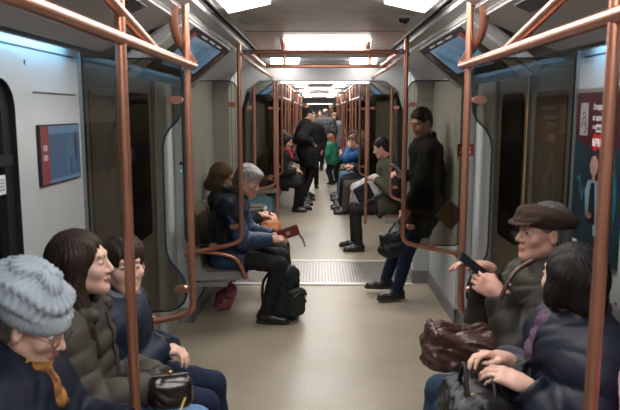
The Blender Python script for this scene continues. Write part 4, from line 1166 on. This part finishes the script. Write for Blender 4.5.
# pictured person: dark hair, face, open pale blue shirt
f = MB(); f.ellipsoid((-.0158, PY1 - 0.230, PZ1 - 0.300), (.0008, .055, .055)); f.build('pictured_hair', mat('poster_black', (.006, .006, .008), .4), r, smooth=False)
f = MB(); f.ellipsoid((-.0166, PY1 - 0.230, PZ1 - 0.320), (.0008, .042, .045)); f.box(-.0172, -.016, PY1 - 0.243, PY1 - 0.217, PZ1 - 0.390, PZ1 - 0.345); f.build('pictured_face', mat('poster_skin', (.30, .18, .14), .4), r, smooth=False)
f = MB(); f.prism([(PY1 - 0.175, PZ1 - 0.385), (PY1 - 0.285, PZ1 - 0.380), (PY1 - 0.345, PZ1 - 0.415), (PY1 - 0.365, PZ1 - 0.615), (PY1 - 0.255, PZ1 - 0.625), (PY1 - 0.230, PZ1 - 0.415), (PY1 - 0.210, PZ1 - 0.515), (PY1 - 0.165, PZ1 - 0.535), (PY1 - 0.145, PZ1 - 0.435)], 'x', -.0165, -.0158); f.build('pictured_shirt', mat('poster_pale_blue', (.14, .24, .30), .4), r, smooth=False)
f = MB(); f.prism([(PY1 - 0.210, PZ1 - 0.395), (PY1 - 0.247, PZ1 - 0.395), (PY1 - 0.270, PZ1 - 0.575), (PY1 - 0.185, PZ1 - 0.575)], 'x', -.0175, -.0165); f.build('pictured_top', mat('poster_black', (.006, .006, .008)), r, smooth=False)
f = MB(); f.ellipsoid((-.0180, PY1 - 0.200, PZ1 - 0.540), (.0006, .035, .016)); f.build('pictured_hands', mat('poster_skin2', (.16, .09, .07), .4), r, smooth=False)
for (dy, dz, a, b) in ((.085, .42, .010, .06), (.115, .45, .012, .04), (.06, .39, .02, .012), (.41, .34, .02, .09), (.44, .44, .015, .10)):
    f = MB(); f.ellipsoid((-.0148, PY1 - dy, PZ1 - dz), (.0008, a, b)); f.build('cyan_flare', mat('poster_cyan', (.01, .09, .13), .4), r, smooth=False)
MB().prism([(PY1 - .035, PZ1 - .675), (PY1 - .085, PZ1 - .675), (PY1 - .085, PZ1 - .725), (PY1 - .06, PZ1 - .738), (PY1 - .035, PZ1 - .725)], 'x', -.0160, -.0152).build('emblem', PW, r, smooth=False)
text_mesh('emblem_letter', 'D', .05, mat('poster_maroon', (.085, .008, .018)), (-.0165, PY1 - .043, PZ1 - .722), rt, r, .9)
text_mesh('bottom_text', 'Dominator', .066, PW, (-.0158, PY1 - .10, PZ1 - .727), rt, r, .95, .0004)

# red notice on the right bulkhead face and small ones beyond
def notice(x, y, z, label, s=1.0):
    r = empty('red_notice', (x, y, z)); tag(r, label, 'sign')
    MB().box(-.05 * s, .05 * s, -.003, 0, -.032 * s, .042 * s).build('red_sticker', mat('notice_red', (.38, .02, .03), .45), r, smooth=False)
    mw = mat('notice_white', (.6, .55, .55), .45)
    for k in range(2):
        m_ = MB(); m_.box((-.035 + .042 * k) * s, (-.008 + .042 * k) * s, -.0042, -.003, -.018 * s, .004 * s); m_.box((-.032 + .042 * k) * s, (-.012 + .042 * k) * s, -.0042, -.003, .012 * s, .024 * s); m_.build('symbol', mw, r, smooth=False)
    MB().box(-.05 * s, .05 * s, -.003, 0, -.062 * s, -.034 * s).build('white_sticker', mat('notice_pale', (.50, .52, .54), .45), r, smooth=False)
    return r
notice(1.105, 5.095, 1.40, 'small red notice on the pale bulkhead edge right of the standing man', 1.25)
notice(.985, 6.355, 1.62, 'small red notice on the gangway end wall, right')
for i, (sg) in enumerate((-1, 1)):
    o = empty('call_button', (sg * 1.12, 5.095, 1.05 if sg > 0 else 1.30)); tag(o, 'small round button on the %s bulkhead edge' % ('left' if sg < 0 else 'right'), 'button')
    MB().tube([(0, 0, 0), (0, -.008, 0)], .014, 14).build('button', BLACKP, o)
    if sg < 0: MB().tube([(0, 0, -.06), (0, -.006, -.06)], .007, 10).build('green_light', emat('green_led', (.1, .9, .5), 1.2), o)

# camera, world, view
cam = D.cameras.new('camera'); co = D.objects.new('camera', cam); COL.objects.link(co)
co.location = (-.045, 0, 1.70)
co.rotation_euler = (math.radians(90 - 8.15), 0, math.radians(.7))
cam.sensor_width = 36; cam.lens = 650 / 620 * 36; cam.clip_start = .02
cam.dof.use_dof = True; cam.dof.focus_distance = 5.0; cam.dof.aperture_fstop = 4.4
SC.camera = co
w = D.worlds.new('world'); SC.world = w; w.use_nodes = True
w.node_tree.nodes['Background'].inputs[0].default_value = (.004, .004, .005, 1); w.node_tree.nodes['Background'].inputs[1].default_value = 1
SC.view_settings.view_transform = 'Standard'; SC.view_settings.look = 'None'; SC.view_settings.gamma = 1; SC.view_settings.use_curve_mapping = False
SC.view_settings.exposure = 0.0

# =================================================================== PEOPLE
H_W = {'P1': (-.90, 1.88, 1.065), 'P2': (-.915, 2.33, 1.145), 'P3': (-.845, 2.62, 1.075), 'P4': (.868, 2.60, 1.215), 'P5': (.80, 2.12, 1.145), 'P7': (-.61, 5.20, 1.155), 'P8': (-.895, 5.75, 1.125), 'P14': (.83, 5.58, 1.61), 'PB': (.74, 8.05, 1.26)}
def person(label, pos, rot, feetw=None, **k):
    if feetw:
        Ri = Matrix.Rotation(-math.radians(rot), 3, 'Z')
        k['feet'] = [tuple(Ri @ (Vector(f) - Vector((pos[0], pos[1], 0)))) for f in feetw]
    return build_person(label, pos, rot, **k)

# near left bench
P1 = person('woman in a pale grey knitted hat, glasses and navy coat, head bowed, bottom left corner', (-.94, 1.88), -90, female=True, s=.94, lean=(2, 10), neckl=30, head=(-8, 24, 0), hz=.52, headw=H_W['P1'], zipper=(.02,),
       hat=('knit', KNIT), cuffx=.03, glasses=True, scarf=SCARF, skin=SKINP, brow=H_SALT, hair=('short', H_SALT), top=NAVY, topx=.052, fat=1.12, wid=1.10, collar='stand', hood=True, bottom=BLACKD,
       handR=(-.60, 1.84, .70), handL=(-.66, 1.98, .70), hdR=(1, .35, 0), hdL=(1, -.3, -.1), hnR=(.1, 0, 1), hnL=(.1, 0, 1), curl=.7, res=.0055, cres=.0085)
P2 = person('woman with long dark brown hair and grey olive padded jacket, seen in profile', (-.94, 2.33), -90, female=True, s=.96, lean=(4, 8), neckl=14, head=(4, -3, 0), hz=.53, headw=H_W['P2'], zipper=(0,),
       hair=('long', H_BROWN), cuffx=.035, skin=SKINP, top=OLIVE, topx=.040, puff=(.015, .08), fat=1.05, wid=1.05, collar='stand', hood=True, bottom=JEANL,
       handR=(-.655, 2.27, .70), handL=(-.66, 2.38, .68), hdR=(1, .15, -.1), hdL=(1, -.3, -.2), hnR=(.1, -.3, 1), hnL=(.1, .3, 1), curl=.7, res=.0055, cres=.008)
P3 = person('boy in a navy jacket and dark jeans, face half hidden by the near left pole', (-.92, 2.74), -90, cuffx=.035, s=.92, lean=(2, 8), neckl=14, head=(-58, 2, 0), headw=H_W['P3'], zipper=(0,),
       hair=('fringe', H_BROWN), skin=SKINP, top=NAVY3, topx=.042, wid=1.0, collar='stand', collar_m=cloth('grey_fur_lining', (.14, .14, .16), 1.0, bs=60, bump=.8), bottom=JEAND,
       handR=(-.74, 2.70, .675), handL=(-.72, 2.78, .66), hdR=(1, .4, -.1), hdL=(1, -.5, -.1), hnR=(0, -.2, 1), hnL=(0, .2, 1), curl=.55, elb=.5, res=.0055, cres=.0085, hz=.55)
# near right bench
P4 = person('older man in a brown flat cap and dark olive jacket holding a phone up', (.92, 2.60), 90, s=1.0, lean=(2, 4), neckl=8, head=(8, -2, 0), headw=H_W['P4'], snaps=(-.02,),
       hat=('flat', CAPT), hair=('short', H_SALT), brow=H_SALT, skin=SKINR, top=BRNOL, topx=.048, fat=1.15, wid=1.12, collar='stand', hood=None, bottom=JEANM,
       handL=(.665, 2.47, 1.00), handR=(.66, 2.66, 1.055), hdL=(-.75, .35, .35), hdR=(-.95, -.1, .25), hnL=(-.2, -.9, .1), hnR=(.0, .35, .9), curlL=.75, curlR=.35, elb=.25, res=.0055, cres=.008, hz=.565)
P5 = person('dark-haired woman in a navy quilted puffer turned away, bottom right', (.93, 2.10), 90, female=True, s=.95, lean=(2, 8), neckl=12, head=(-62, -4, 0), headw=H_W['P5'], zipper=(0,),
       hair=('tied', H_BLACK), skin=SKINP, top=NAVY2, topx=.060, puff=(.020, .10), fat=1.15, wid=1.12, collar='stand', collar_m=NAVY2, hood=None, bottom=BLACKD,
       scarf=cloth('mauve_scarf', (.10, .06, .10), .9), handL=(.62, 1.99, .835), handR=(.60, 2.14, .86), hdL=(-.9, .30, .30), hdR=(-.9, -.15, .3), hnL=(-.3, -.3, .9), hnR=(-.3, .2, .9), curlL=.5, curlR=.55, elb=.3, res=.0055, cres=.008)
P6 = person('person in a pink fleece cut off by the right edge of the photo', (.95, 1.58), 90, female=True, s=.93, lean=(4, 10), neckl=14, head=(0, 10, 0),
       hair=('long', H_BLOND), skin=SKINP, top=PINK, topx=.040, fat=1.05, wid=1.0, bottom=TANC, collar='stand', collar_m=cloth('beige_fur_trim', (.34, .24, .14), 1.0, bs=60, bump=.8),
       handL=(.74, 1.50, .74), handR=(.72, 1.66, .74), hdL=(-1, .3, -.1), hdR=(-1, -.3, -.1), curl=.6, elb=.3, res=.007, cres=.01)
# gangway bench, left
P7 = person('grey-haired man in a blue jacket bent over a red phone case', (-.79, 5.22), -90, s=1.02, lean=(18, 30), neckl=42, head=(-6, 30, 0), headw=H_W['P7'],
       hair=('swept', H_GREY), brow=H_GREY, skin=SKINR, top=BLUEJ, topx=.034, collar='stand', bottom=BLACKD, fat=1.05,
       handR=(-.41, 5.12, .685), handL=(-.41, 5.27, .685), hdR=(1, .35, .05), hdL=(1, -.35, .05), hnR=(0, -.55, .8), hnL=(0, .55, .8), curl=.75, elb=.4, feetw=[(-.38, 5.34, .085), (-.47, 5.10, .085)], res=.006, cres=.009, hz=.55)
P8 = person('passenger with light brown hair in a dark coat leaning back beside the grey-haired man', (-.775, 5.80), -90, female=True, s=.95, lean=(-4, 2), neckl=6, head=(-10, 22, 0), headw=H_W['P8'],
       hair=('bob', H_LBROWN), skin=SKIN, top=BLACKC, topx=.035, bottom=BLACKD, handR=(-.55, 5.66, .80), handL=(-.52, 5.86, .78), hdR=(1, .2, -.2), hdL=(1, -.4, -.1), curl=.6, res=.007, cres=.01)
# standing man, right
P14 = person('man in a long black coat and jeans leaning on the wall, looking at his phone', (.91, 5.68), 98, seated=False, s=1.0, hz=.905, lean=(-4, 2), neckl=14, head=(30, 22, 0), headw=H_W['P14'],
       hair=('short', H_BLACK), skin=SKIN, top=BLACKC, topx=.036, skirt=.26, wr=1.4, collar='stand', bottom=JEAND, wid=1.02, fat=1.02,
       handR=(.72, 5.84, 1.13), handL=(.72, 5.50, .86), hdR=(-.8, -.35, .4), hdL=(-.5, -.1, -.8), hnR=(.0, .5, .6), hnL=(-.3, -.9, 0), curlR=.7, curlL=.9, elb=.25,
       feetw=[(.67, 5.74, .085), (.57, 5.98, .085)], res=.006, cres=.009, kneeout=0)
# second carriage, right: man with the backpack and the row behind
PB_ = person('dark-haired seated man in an olive jacket with a grey backpack on his lap', (.86, 8.05), 90, s=1.02, lean=(10, 16), neckl=24, head=(-10, 20, 0), headw=H_W['PB'],
       hair=('short', H_BLACK), top=OLIVEG, topx=.038, bottom=BLACKD, handL=(.66, 7.92, .88), handR=(.62, 8.16, .86), hdL=(-1, .3, .2), hdR=(-1, -.2, .1), curl=.55, elb=.4, feetw=[(.46, 7.86, .085), (.42, 8.12, .085)], res=.008, cres=.011, skin=SKINR, shoe=SHOE)
R_ = dict(res=.012, cres=.014)
person('seated man in a grey knitted beanie and dark jacket with khaki trousers, second carriage right', (.88, 10.86), 90, hat=('beanie', cloth('grey_beanie', (.17, .15, .13))), hair=('short', H_SALT), top=BLACKC, topx=.045, bottom=KHAKI, lean=(6, 12), head=(0, 18, 0), handL=(.55, 10.8, .78), handR=(.55, 11.0, .78), **R_)
person('seated person in a bright blue jacket raising both hands to the face, second carriage right', (.84, 11.42), 90, hair=('short', H_LBROWN), top=BLUEB, topx=.035, bottom=BLACKD, lean=(16, 24), neckl=30, head=(0, 22, 0), handL=(.50, 11.3, 1.08), handR=(.50, 11.5, 1.08), hdL=(-.1, .2, 1), hdR=(-.1, -.2, 1), **R_)
person('seated woman with reddish hair and dark coat between blue jacket and grey jacket', (.90, 11.98), 90, female=True, hair=('bob', H_RED), top=CHARC, bottom=BLACKD, head=(0, 15, 0), **R_)
person('seated man in a charcoal jacket and light jeans, second carriage right', (.86, 12.52), 90, hair=('short', H_BROWN), top=CHARC, bottom=JEANL, lean=(10, 16), head=(10, 20, 0), **R_)
person('last seated passenger of the right row, dark red sleeve', (.86, 13.10), 90, hair=('short', H_BLACK), top=REDC, bottom=BLACKD, lean=(12, 18), head=(0, 20, 0), **R_)
# second carriage, left row
person('seated passenger with dark hair and long black coat behind the copper loop, second carriage left', (-.80, 10.98), -90, female=True, hair=('long', H_BLACK), top=BLACKC, topx=.05, bottom=BLACKD, lean=(14, 20), neckl=24, head=(-20, 16, 0), skirt=.28, scarf=REDC, handR=(-.42, 10.95, .70), handL=(-.42, 11.1, .70), feetw=[(-.33, 11.2, .085), (-.42, 11.0, .085)], **R_)
person('seated man reading in a black jacket, second place on the left row', (-.82, 11.60), -90, hair=('short', H_BROWN), top=BLACKC, bottom=BLACKD, lean=(10, 16), head=(0, 26, 0), feetw=[(-.32, 11.75, .085), (-.36, 11.55, .085)], **R_)
person('seated woman with a pale face and charcoal coat, third place on the left row', (-.84, 12.2), -90, female=True, hair=('bob', H_LBROWN), top=CHARC, bottom=BLACKD, lean=(8, 14), head=(-20, 12, 0), shoesole=BROWNSOLE, feetw=[(-.28, 12.45, .085), (-.34, 12.2, .085)], **R_)
person('seated man with black cap near the standing group, left row', (-.84, 12.85), -90, hat=('baseball', BLACKC), hair=('short', H_BLACK), top=NAVY3, bottom=BLACKD, lean=(8, 14), head=(0, 18, 0), shoesole=BROWNSOLE, feetw=[(-.30, 13.1, .085), (-.38, 12.85, .085)], **R_)
# standing people in the aisle
person('tall standing man in a black coat and peaked cap in the aisle', (-.29, 13.05), -70, seated=False, s=1.04, lean=(0, 2), hat=('baseball', BLACKC), hair=('short', H_BLACK), top=BLACKC, topx=.06, skirt=.30, bottom=BLACKD, wid=1.0, fat=1.05, head=(0, 6, 0), handL=(-.22, 13.32, 1.05), handR=(-.16, 12.86, 1.10), hdR=(-.6, 0, .5), elb=.2, kneeout=0, feetw=[(-.32, 13.2, .085), (-.30, 12.98, .085)], **R_)
person('standing woman with pinkish grey hair and black coat behind the man in the peaked cap', (-.18, 14.6), 180, seated=False, female=True, s=.99, hair=('bob', hairmat('hair_pinkish_grey', (.30, .22, .22), (.5, .42, .42))), top=BLACKC, topx=.06, skirt=.28, bottom=BLACKD, wid=1.0, head=(20, 10, 0), kneeout=0, **R_)
person('standing man in a grey padded jacket seen from behind, nearly bald', (.15, 19.0), -15, seated=False, s=1.05, hair=('thin', H_SALT), top=GREYC, topx=.06, puff=(.012, .11), skirt=.10, bottom=BLACKD, wid=1.1, fat=1.1, head=(-10, 5, 0), kneeout=0, **R_)
person('standing woman in a pale grey coat and light knitted hat', (.48, 19.6), 160, seated=False, female=True, s=.98, hat=('beanie', cloth('tan_knit_hat', (.24, .18, .12))), hair=('bob', H_BROWN), top=LGREY, topx=.055, skirt=.25, bottom=BLACKD, kneeout=0, **R_)
person('farther standing man with dark hair between the two aisle groups', (.02, 22.5), 180, seated=False, s=1.03, hair=('short', H_BLACK), top=NAVY3, topx=.05, skirt=.12, bottom=BLACKD, kneeout=0, **R_)
person('child in a green jacket with reddish hair standing beside the right row', (.30, 15.4), 60, seated=False, s=.68, hair=('bob', H_RED), top=GREENJ, topx=.05, skirt=.10, bottom=NAVY3, hz=.60, head=(0, 15, 0), kneeout=0, feetw=[(.27, 15.32, .06), (.32, 15.48, .06)], **R_)
for i, (yy, sg, tp, hr) in enumerate(((15.9, 1, CHARC, H_BROWN), (16.6, 1, NAVY3, H_LBROWN), (17.3, 1, REDC, H_BLACK), (16.0, -1, BLACKC, H_BLACK), (16.8, -1, GREYC, H_BROWN))):
    person('distant seated passenger in a %s, %s far bench' % (('charcoal coat', 'navy coat', 'red coat', 'black coat', 'grey jacket')[i], 'right' if sg > 0 else 'left'), (sg * .88, yy), 90 * sg, hair=('short', hr), top=tp, bottom=BLACKD, lean=(8, 14), head=(0, 15, 0), res=.014, cres=.016)

# =================================================================== THINGS PEOPLE CARRY
def frame(name, label, cat, loc, rot=(0, 0, 0), group=None):
    r = empty(name, loc); r.rotation_euler = tuple(math.radians(a) for a in rot); return tag(r, label, cat, group)
def phone(loc, rot, label, m=BLACKP):
    r = frame('phone', label, 'phone', loc, rot)
    MB().box(-.036, .036, -.075, .075, -.0045, .0045).build('body', m, r, bevel=.004)
    MB().box(-.033, .033, -.068, .068, .0045, .0052).build('screen', mat('phone_glass', (.01, .012, .016), .08), r, smooth=False)
    for i in range(2): MB().tube([(-.02 + .02 * i, .058, -.0045), (-.02 + .02 * i, .058, -.0065)], .006, 10).build('camera', BLACKP, r)
    return r
phone((.585, 2.555, 1.085), (38, -12, 72), 'black phone held up by the man in the flat cap')
phone((.655, 5.77, 1.20), (35, 0, 60), 'black phone in the hand of the man leaning on the wall')
phone((.46, 11.4, 1.18), (90, 0, 80), 'pale phone raised before the face of the passenger in bright blue', mat('phone_white', (.4, .4, .42), .3))
# red phone case with strap in the grey-haired man's hands
r = frame('phone_case', 'open dark red phone case with a dangling strap in the grey-haired man\'s hands', 'phone case', (-.285, 5.19, .725), (25, -18, 8)); r.scale = (1.2, 1.2, 1.2)
RC = mat('red_brown_leather', (.16, .018, .015), .5, noise=.2, nscale=30)
MB().box(-.075, .075, -.002, .006, -.042, .042).build('cover', RC, r, bevel=.002); MB().box(-.072, .072, .008, .016, -.040, .040).build('phone_body', BLACKP, r, bevel=.003)
MB().box(-.015, .012, -.0035, -.002, -.012, .016).build('pale_patch', mat('patch_grey', (.35, .33, .36), .5), r, smooth=False)
MB().tube([(.07, 0, -.035), (.085, 0, -.08), (.087, 0, -.15), (.08, 0, -.16), (.078, 0, -.10), (.068, 0, -.04)], .0028, 6).build('strap', BLACKL, r)

# brown leather bag on the flat-cap man's lap
def rotz(a): return Matrix.Rotation(math.radians(a), 3, 'Z')
r = frame('leather_bag', 'crumpled dark brown leather bag on the lap of the man in the flat cap', 'bag', (.53, 2.44, .70))
sdf_obj('bag_body', [rbox((0, 0, .075), (.165, .095, .068), .045, .02, R=Matrix.Rotation(math.radians(22), 3, 'Y')), ell((-.09, 0, .055), (.075, .09, .05), .04), ell((.06, 0, .12), (.09, .09, .06), .05)], .006, BROWNL, r,
        lambda P: (.009 * np.sin(P[:, 0] * 60 + 9 * np.sin(P[:, 1] * 30 + P[:, 2] * 20)) * np.abs(np.sin(P[:, 1] * 26 + 2)) + .004 * np.sin(P[:, 2] * 90 + P[:, 0] * 50)).astype(np.float32))
sdf_obj('flap', [rbox((-.02, -.012, .125), (.13, .09, .012), .010, .02, R=Matrix.Rotation(math.radians(24), 3, 'Y'))], .005, BROWNL, r, wrinkle(.004, 1.8))
MB().tube(path([(.09, -.03, .17), (.12, -.03, .30), (.17, -.02, .40), (.25, .0, .44)], .08), .009, 10).build('strap', BROWNL, r)
# black handbag of the woman in the puffer
r = frame('handbag', 'shiny black handbag with small gold rings on the puffer woman\'s lap', 'bag', (.47, 2.02, .60))
sdf_obj('bag_body', [rbox((0, 0, .105), (.10, .145, .10), .05, .02), cone((0, -.10, .19), (0, .10, .19), .03, .03, .04)], .006, BLACKL, r, wrinkle(.004, 1.6))
MB().tube([(-.04 + .0, -.06 + .12 * k / 10, .20 + .09 * math.sin(PI * k / 10)) for k in range(11)], .008, 10).build('handle', BLACKL, r)
MB().tube([(.05, -.06 + .12 * k / 10, .19 + .06 * math.sin(PI * k / 10)) for k in range(11)], .008, 10).build('handle', BLACKL, r)
GOLD = mat('gold_metal', (.6, .4, .15), .3, metal=1)
for yy in (-.06, .06): MB().tube([(-.02 + .01 * math.cos(a), yy - .098 * 0 - .0, .205 + .01 * math.sin(a)) for a in [2 * PI * k / 12 for k in range(12)]], .0025, 6, closed=True).build('ring', GOLD, r)
MB().tube([(-.02, -.147, .13), (.02, -.147, .13)], .006, 8).build('clasp', GOLD, r)
# small purse of the brown-haired woman, and the folded ticket in the hat woman's hand
r = frame('purse', 'small glossy dark brown purse in the brown-haired woman\'s hands', 'bag', (-.575, 2.22, .655), (0, 0, 15))
sdf_obj('purse_body', [rbox((0, 0, .05), (.075, .05, .055), .03, .01), ell((0, 0, .03), (.08, .055, .04), .02)], .005, PURSEL, r, wrinkle(.002, 2))
MB().tube([(-.065, 0, .108), (.065, 0, .108)], .006, 10).build('clasp_bar', PURSEL, r); MB().ellipsoid((0, 0, .118), (.008, .008, .008)).build('clasp_knob', GOLD, r)
r = frame('pencil', 'thin yellowish stick held by the woman in the knitted hat', 'stick', (-.49, 1.93, .735), (-38, 20, 0))
MB().tube([(0, 0, -.02), (0, 0, .075)], .0035, 8).build('shaft', mat('yellow_wood', (.55, .38, .14), .5), r)
MB().tube([(0, 0, .075), (0, 0, .088)], .0035, 8, r2=.0008).build('tip', BLACKP, r)
# backpack standing on the floor
def backpack(name, label, loc, rot, s, m1, m2, grp=None, rs=.007):
    r = frame(name, label, 'backpack', loc, rot)
    sdf_obj('main_compartment', [rbox((0, 0, .235 * s), (.155 * s, .10 * s, .225 * s), .075 * s, .02), ell((0, .0, .10 * s), (.165 * s, .12 * s, .10 * s), .05), ell((0, .0, .36 * s), (.12 * s, .085 * s, .10 * s), .05)], rs, m1, r, wrinkle(.005, 1.3))
    sdf_obj('front_pocket', [rbox((0, -.105 * s, .15 * s), (.115 * s, .05 * s, .12 * s), .04 * s, .02)], rs, m2, r, wrinkle(.004, 1.6))
    MB().tube([(-.11 * s + .22 * s * k / 10, -.156 * s, (.215 + .02 * math.sin(PI * k / 10)) * s) for k in range(11)], .0035, 6).build('zip', BLACKP, r)
    for sg in (-1, 1): MB().tube(path([(sg * .07 * s, .085 * s, .43 * s), (sg * .09 * s, .16 * s, .34 * s), (sg * .10 * s, .17 * s, .16 * s), (sg * .10 * s, .10 * s, .05 * s)], .06), .013 * s, 8).build('shoulder_strap', BLACKL, r)
    MB().tube([(-.04 * s + .08 * s * k / 8, .03 * s, (.445 + .035 * math.sin(PI * k / 8)) * s) for k in range(9)], .007 * s, 8).build('carry_handle', BLACKP, r)
    return r
backpack('backpack', 'dark green backpack standing on the floor against the grey-haired man\'s legs', (-.315, 5.20, .002), (-4, 4, 62), .95, cloth('dark_green_canvas', (.007, .013, .010), .75), cloth('dark_green_canvas_worn', (.011, .018, .013), .7))
backpack('backpack', 'pale grey and black backpack on the lap of the man in the olive jacket', (.40, 8.0, .66), (0, 62, 0), .86, cloth('pale_grey_canvas', (.42, .42, .43), .8), cloth('black_canvas', (.012, .012, .013), .8), rs=.010)
# tan bag
r = frame('handbag', 'rounded tan leather bag held beside the grey-haired man', 'bag', (-.475, 5.72, .60))
sdf_obj('bag_body', [ell((0, 0, .09), (.10, .12, .09), .02), rbox((0, 0, .06), (.085, .11, .055), .04, .02)], .007, TANL, r, wrinkle(.003, 1.4))
MB().tube([(0, -.06 + .12 * k / 10, .16 + .08 * math.sin(PI * k / 10)) for k in range(11)], .007, 8).build('handle', BROWNL, r)
# black bag hanging from the standing man's hand
r = frame('shoulder_bag', 'black soft bag hanging from the leaning man\'s hand', 'bag', (.60, 5.50, .46))
sdf_obj('bag_body', [rbox((0, 0, .12), (.105, .045, .11), .04, .02, R=Matrix.Rotation(math.radians(-14), 3, 'Y')), ell((-.03, 0, .06), (.10, .055, .06), .03)], .007, BLACKL, r, wrinkle(.004, 1.3))
for yy in (-.02, .02): MB().tube([(-.05, yy, .20), (.02, yy * .6, .30), (.085, yy * .3, .355), (.075, yy * .6, .28), (.06, yy, .20)], .006, 8).build('strap', BLACKL, r)
# brown folder
r = frame('folder', 'brown flat folder held behind the leaning man beside the bulkhead', 'folder', (.99, 5.04, .90), (0, 42, 0))
MB().box(-.085, .085, -.008, .008, -.085, .085).build('cover', mat('brown_card', (.14, .085, .055), .6, noise=.15), r, bevel=.003); MB().box(-.08, .08, -.0095, -.008, -.002, .002).build('fold', mat('brown_dark_card', (.07, .04, .03), .6), r, smooth=False)
# bright floral shopping bag under the gangway bench
FB = mat('floral_fabric', (.36, .015, .04), .6, col2=(.30, .16, .24), nscale=22)
r = frame('fabric_bag', 'crumpled red and pink patterned bag on the floor under the two-seat bench', 'bag', (-.86, 5.52, .005), (0, 0, 20)); r.scale = (.8, .8, .8)
sdf_obj('bag_body', [ell((0, 0, .10), (.10, .11, .10), .02), ell((.07, .02, .17), (.07, .07, .08), .04), ell((-.04, -.04, .04), (.08, .08, .045), .03)], .007, FB, r, wrinkle(.010, 1.8))
MB().tube([(.07, -.04, .22), (.11, -.02, .28), (.11, .04, .28), (.07, .06, .22)], .007, 8).build('handle', FB, r)
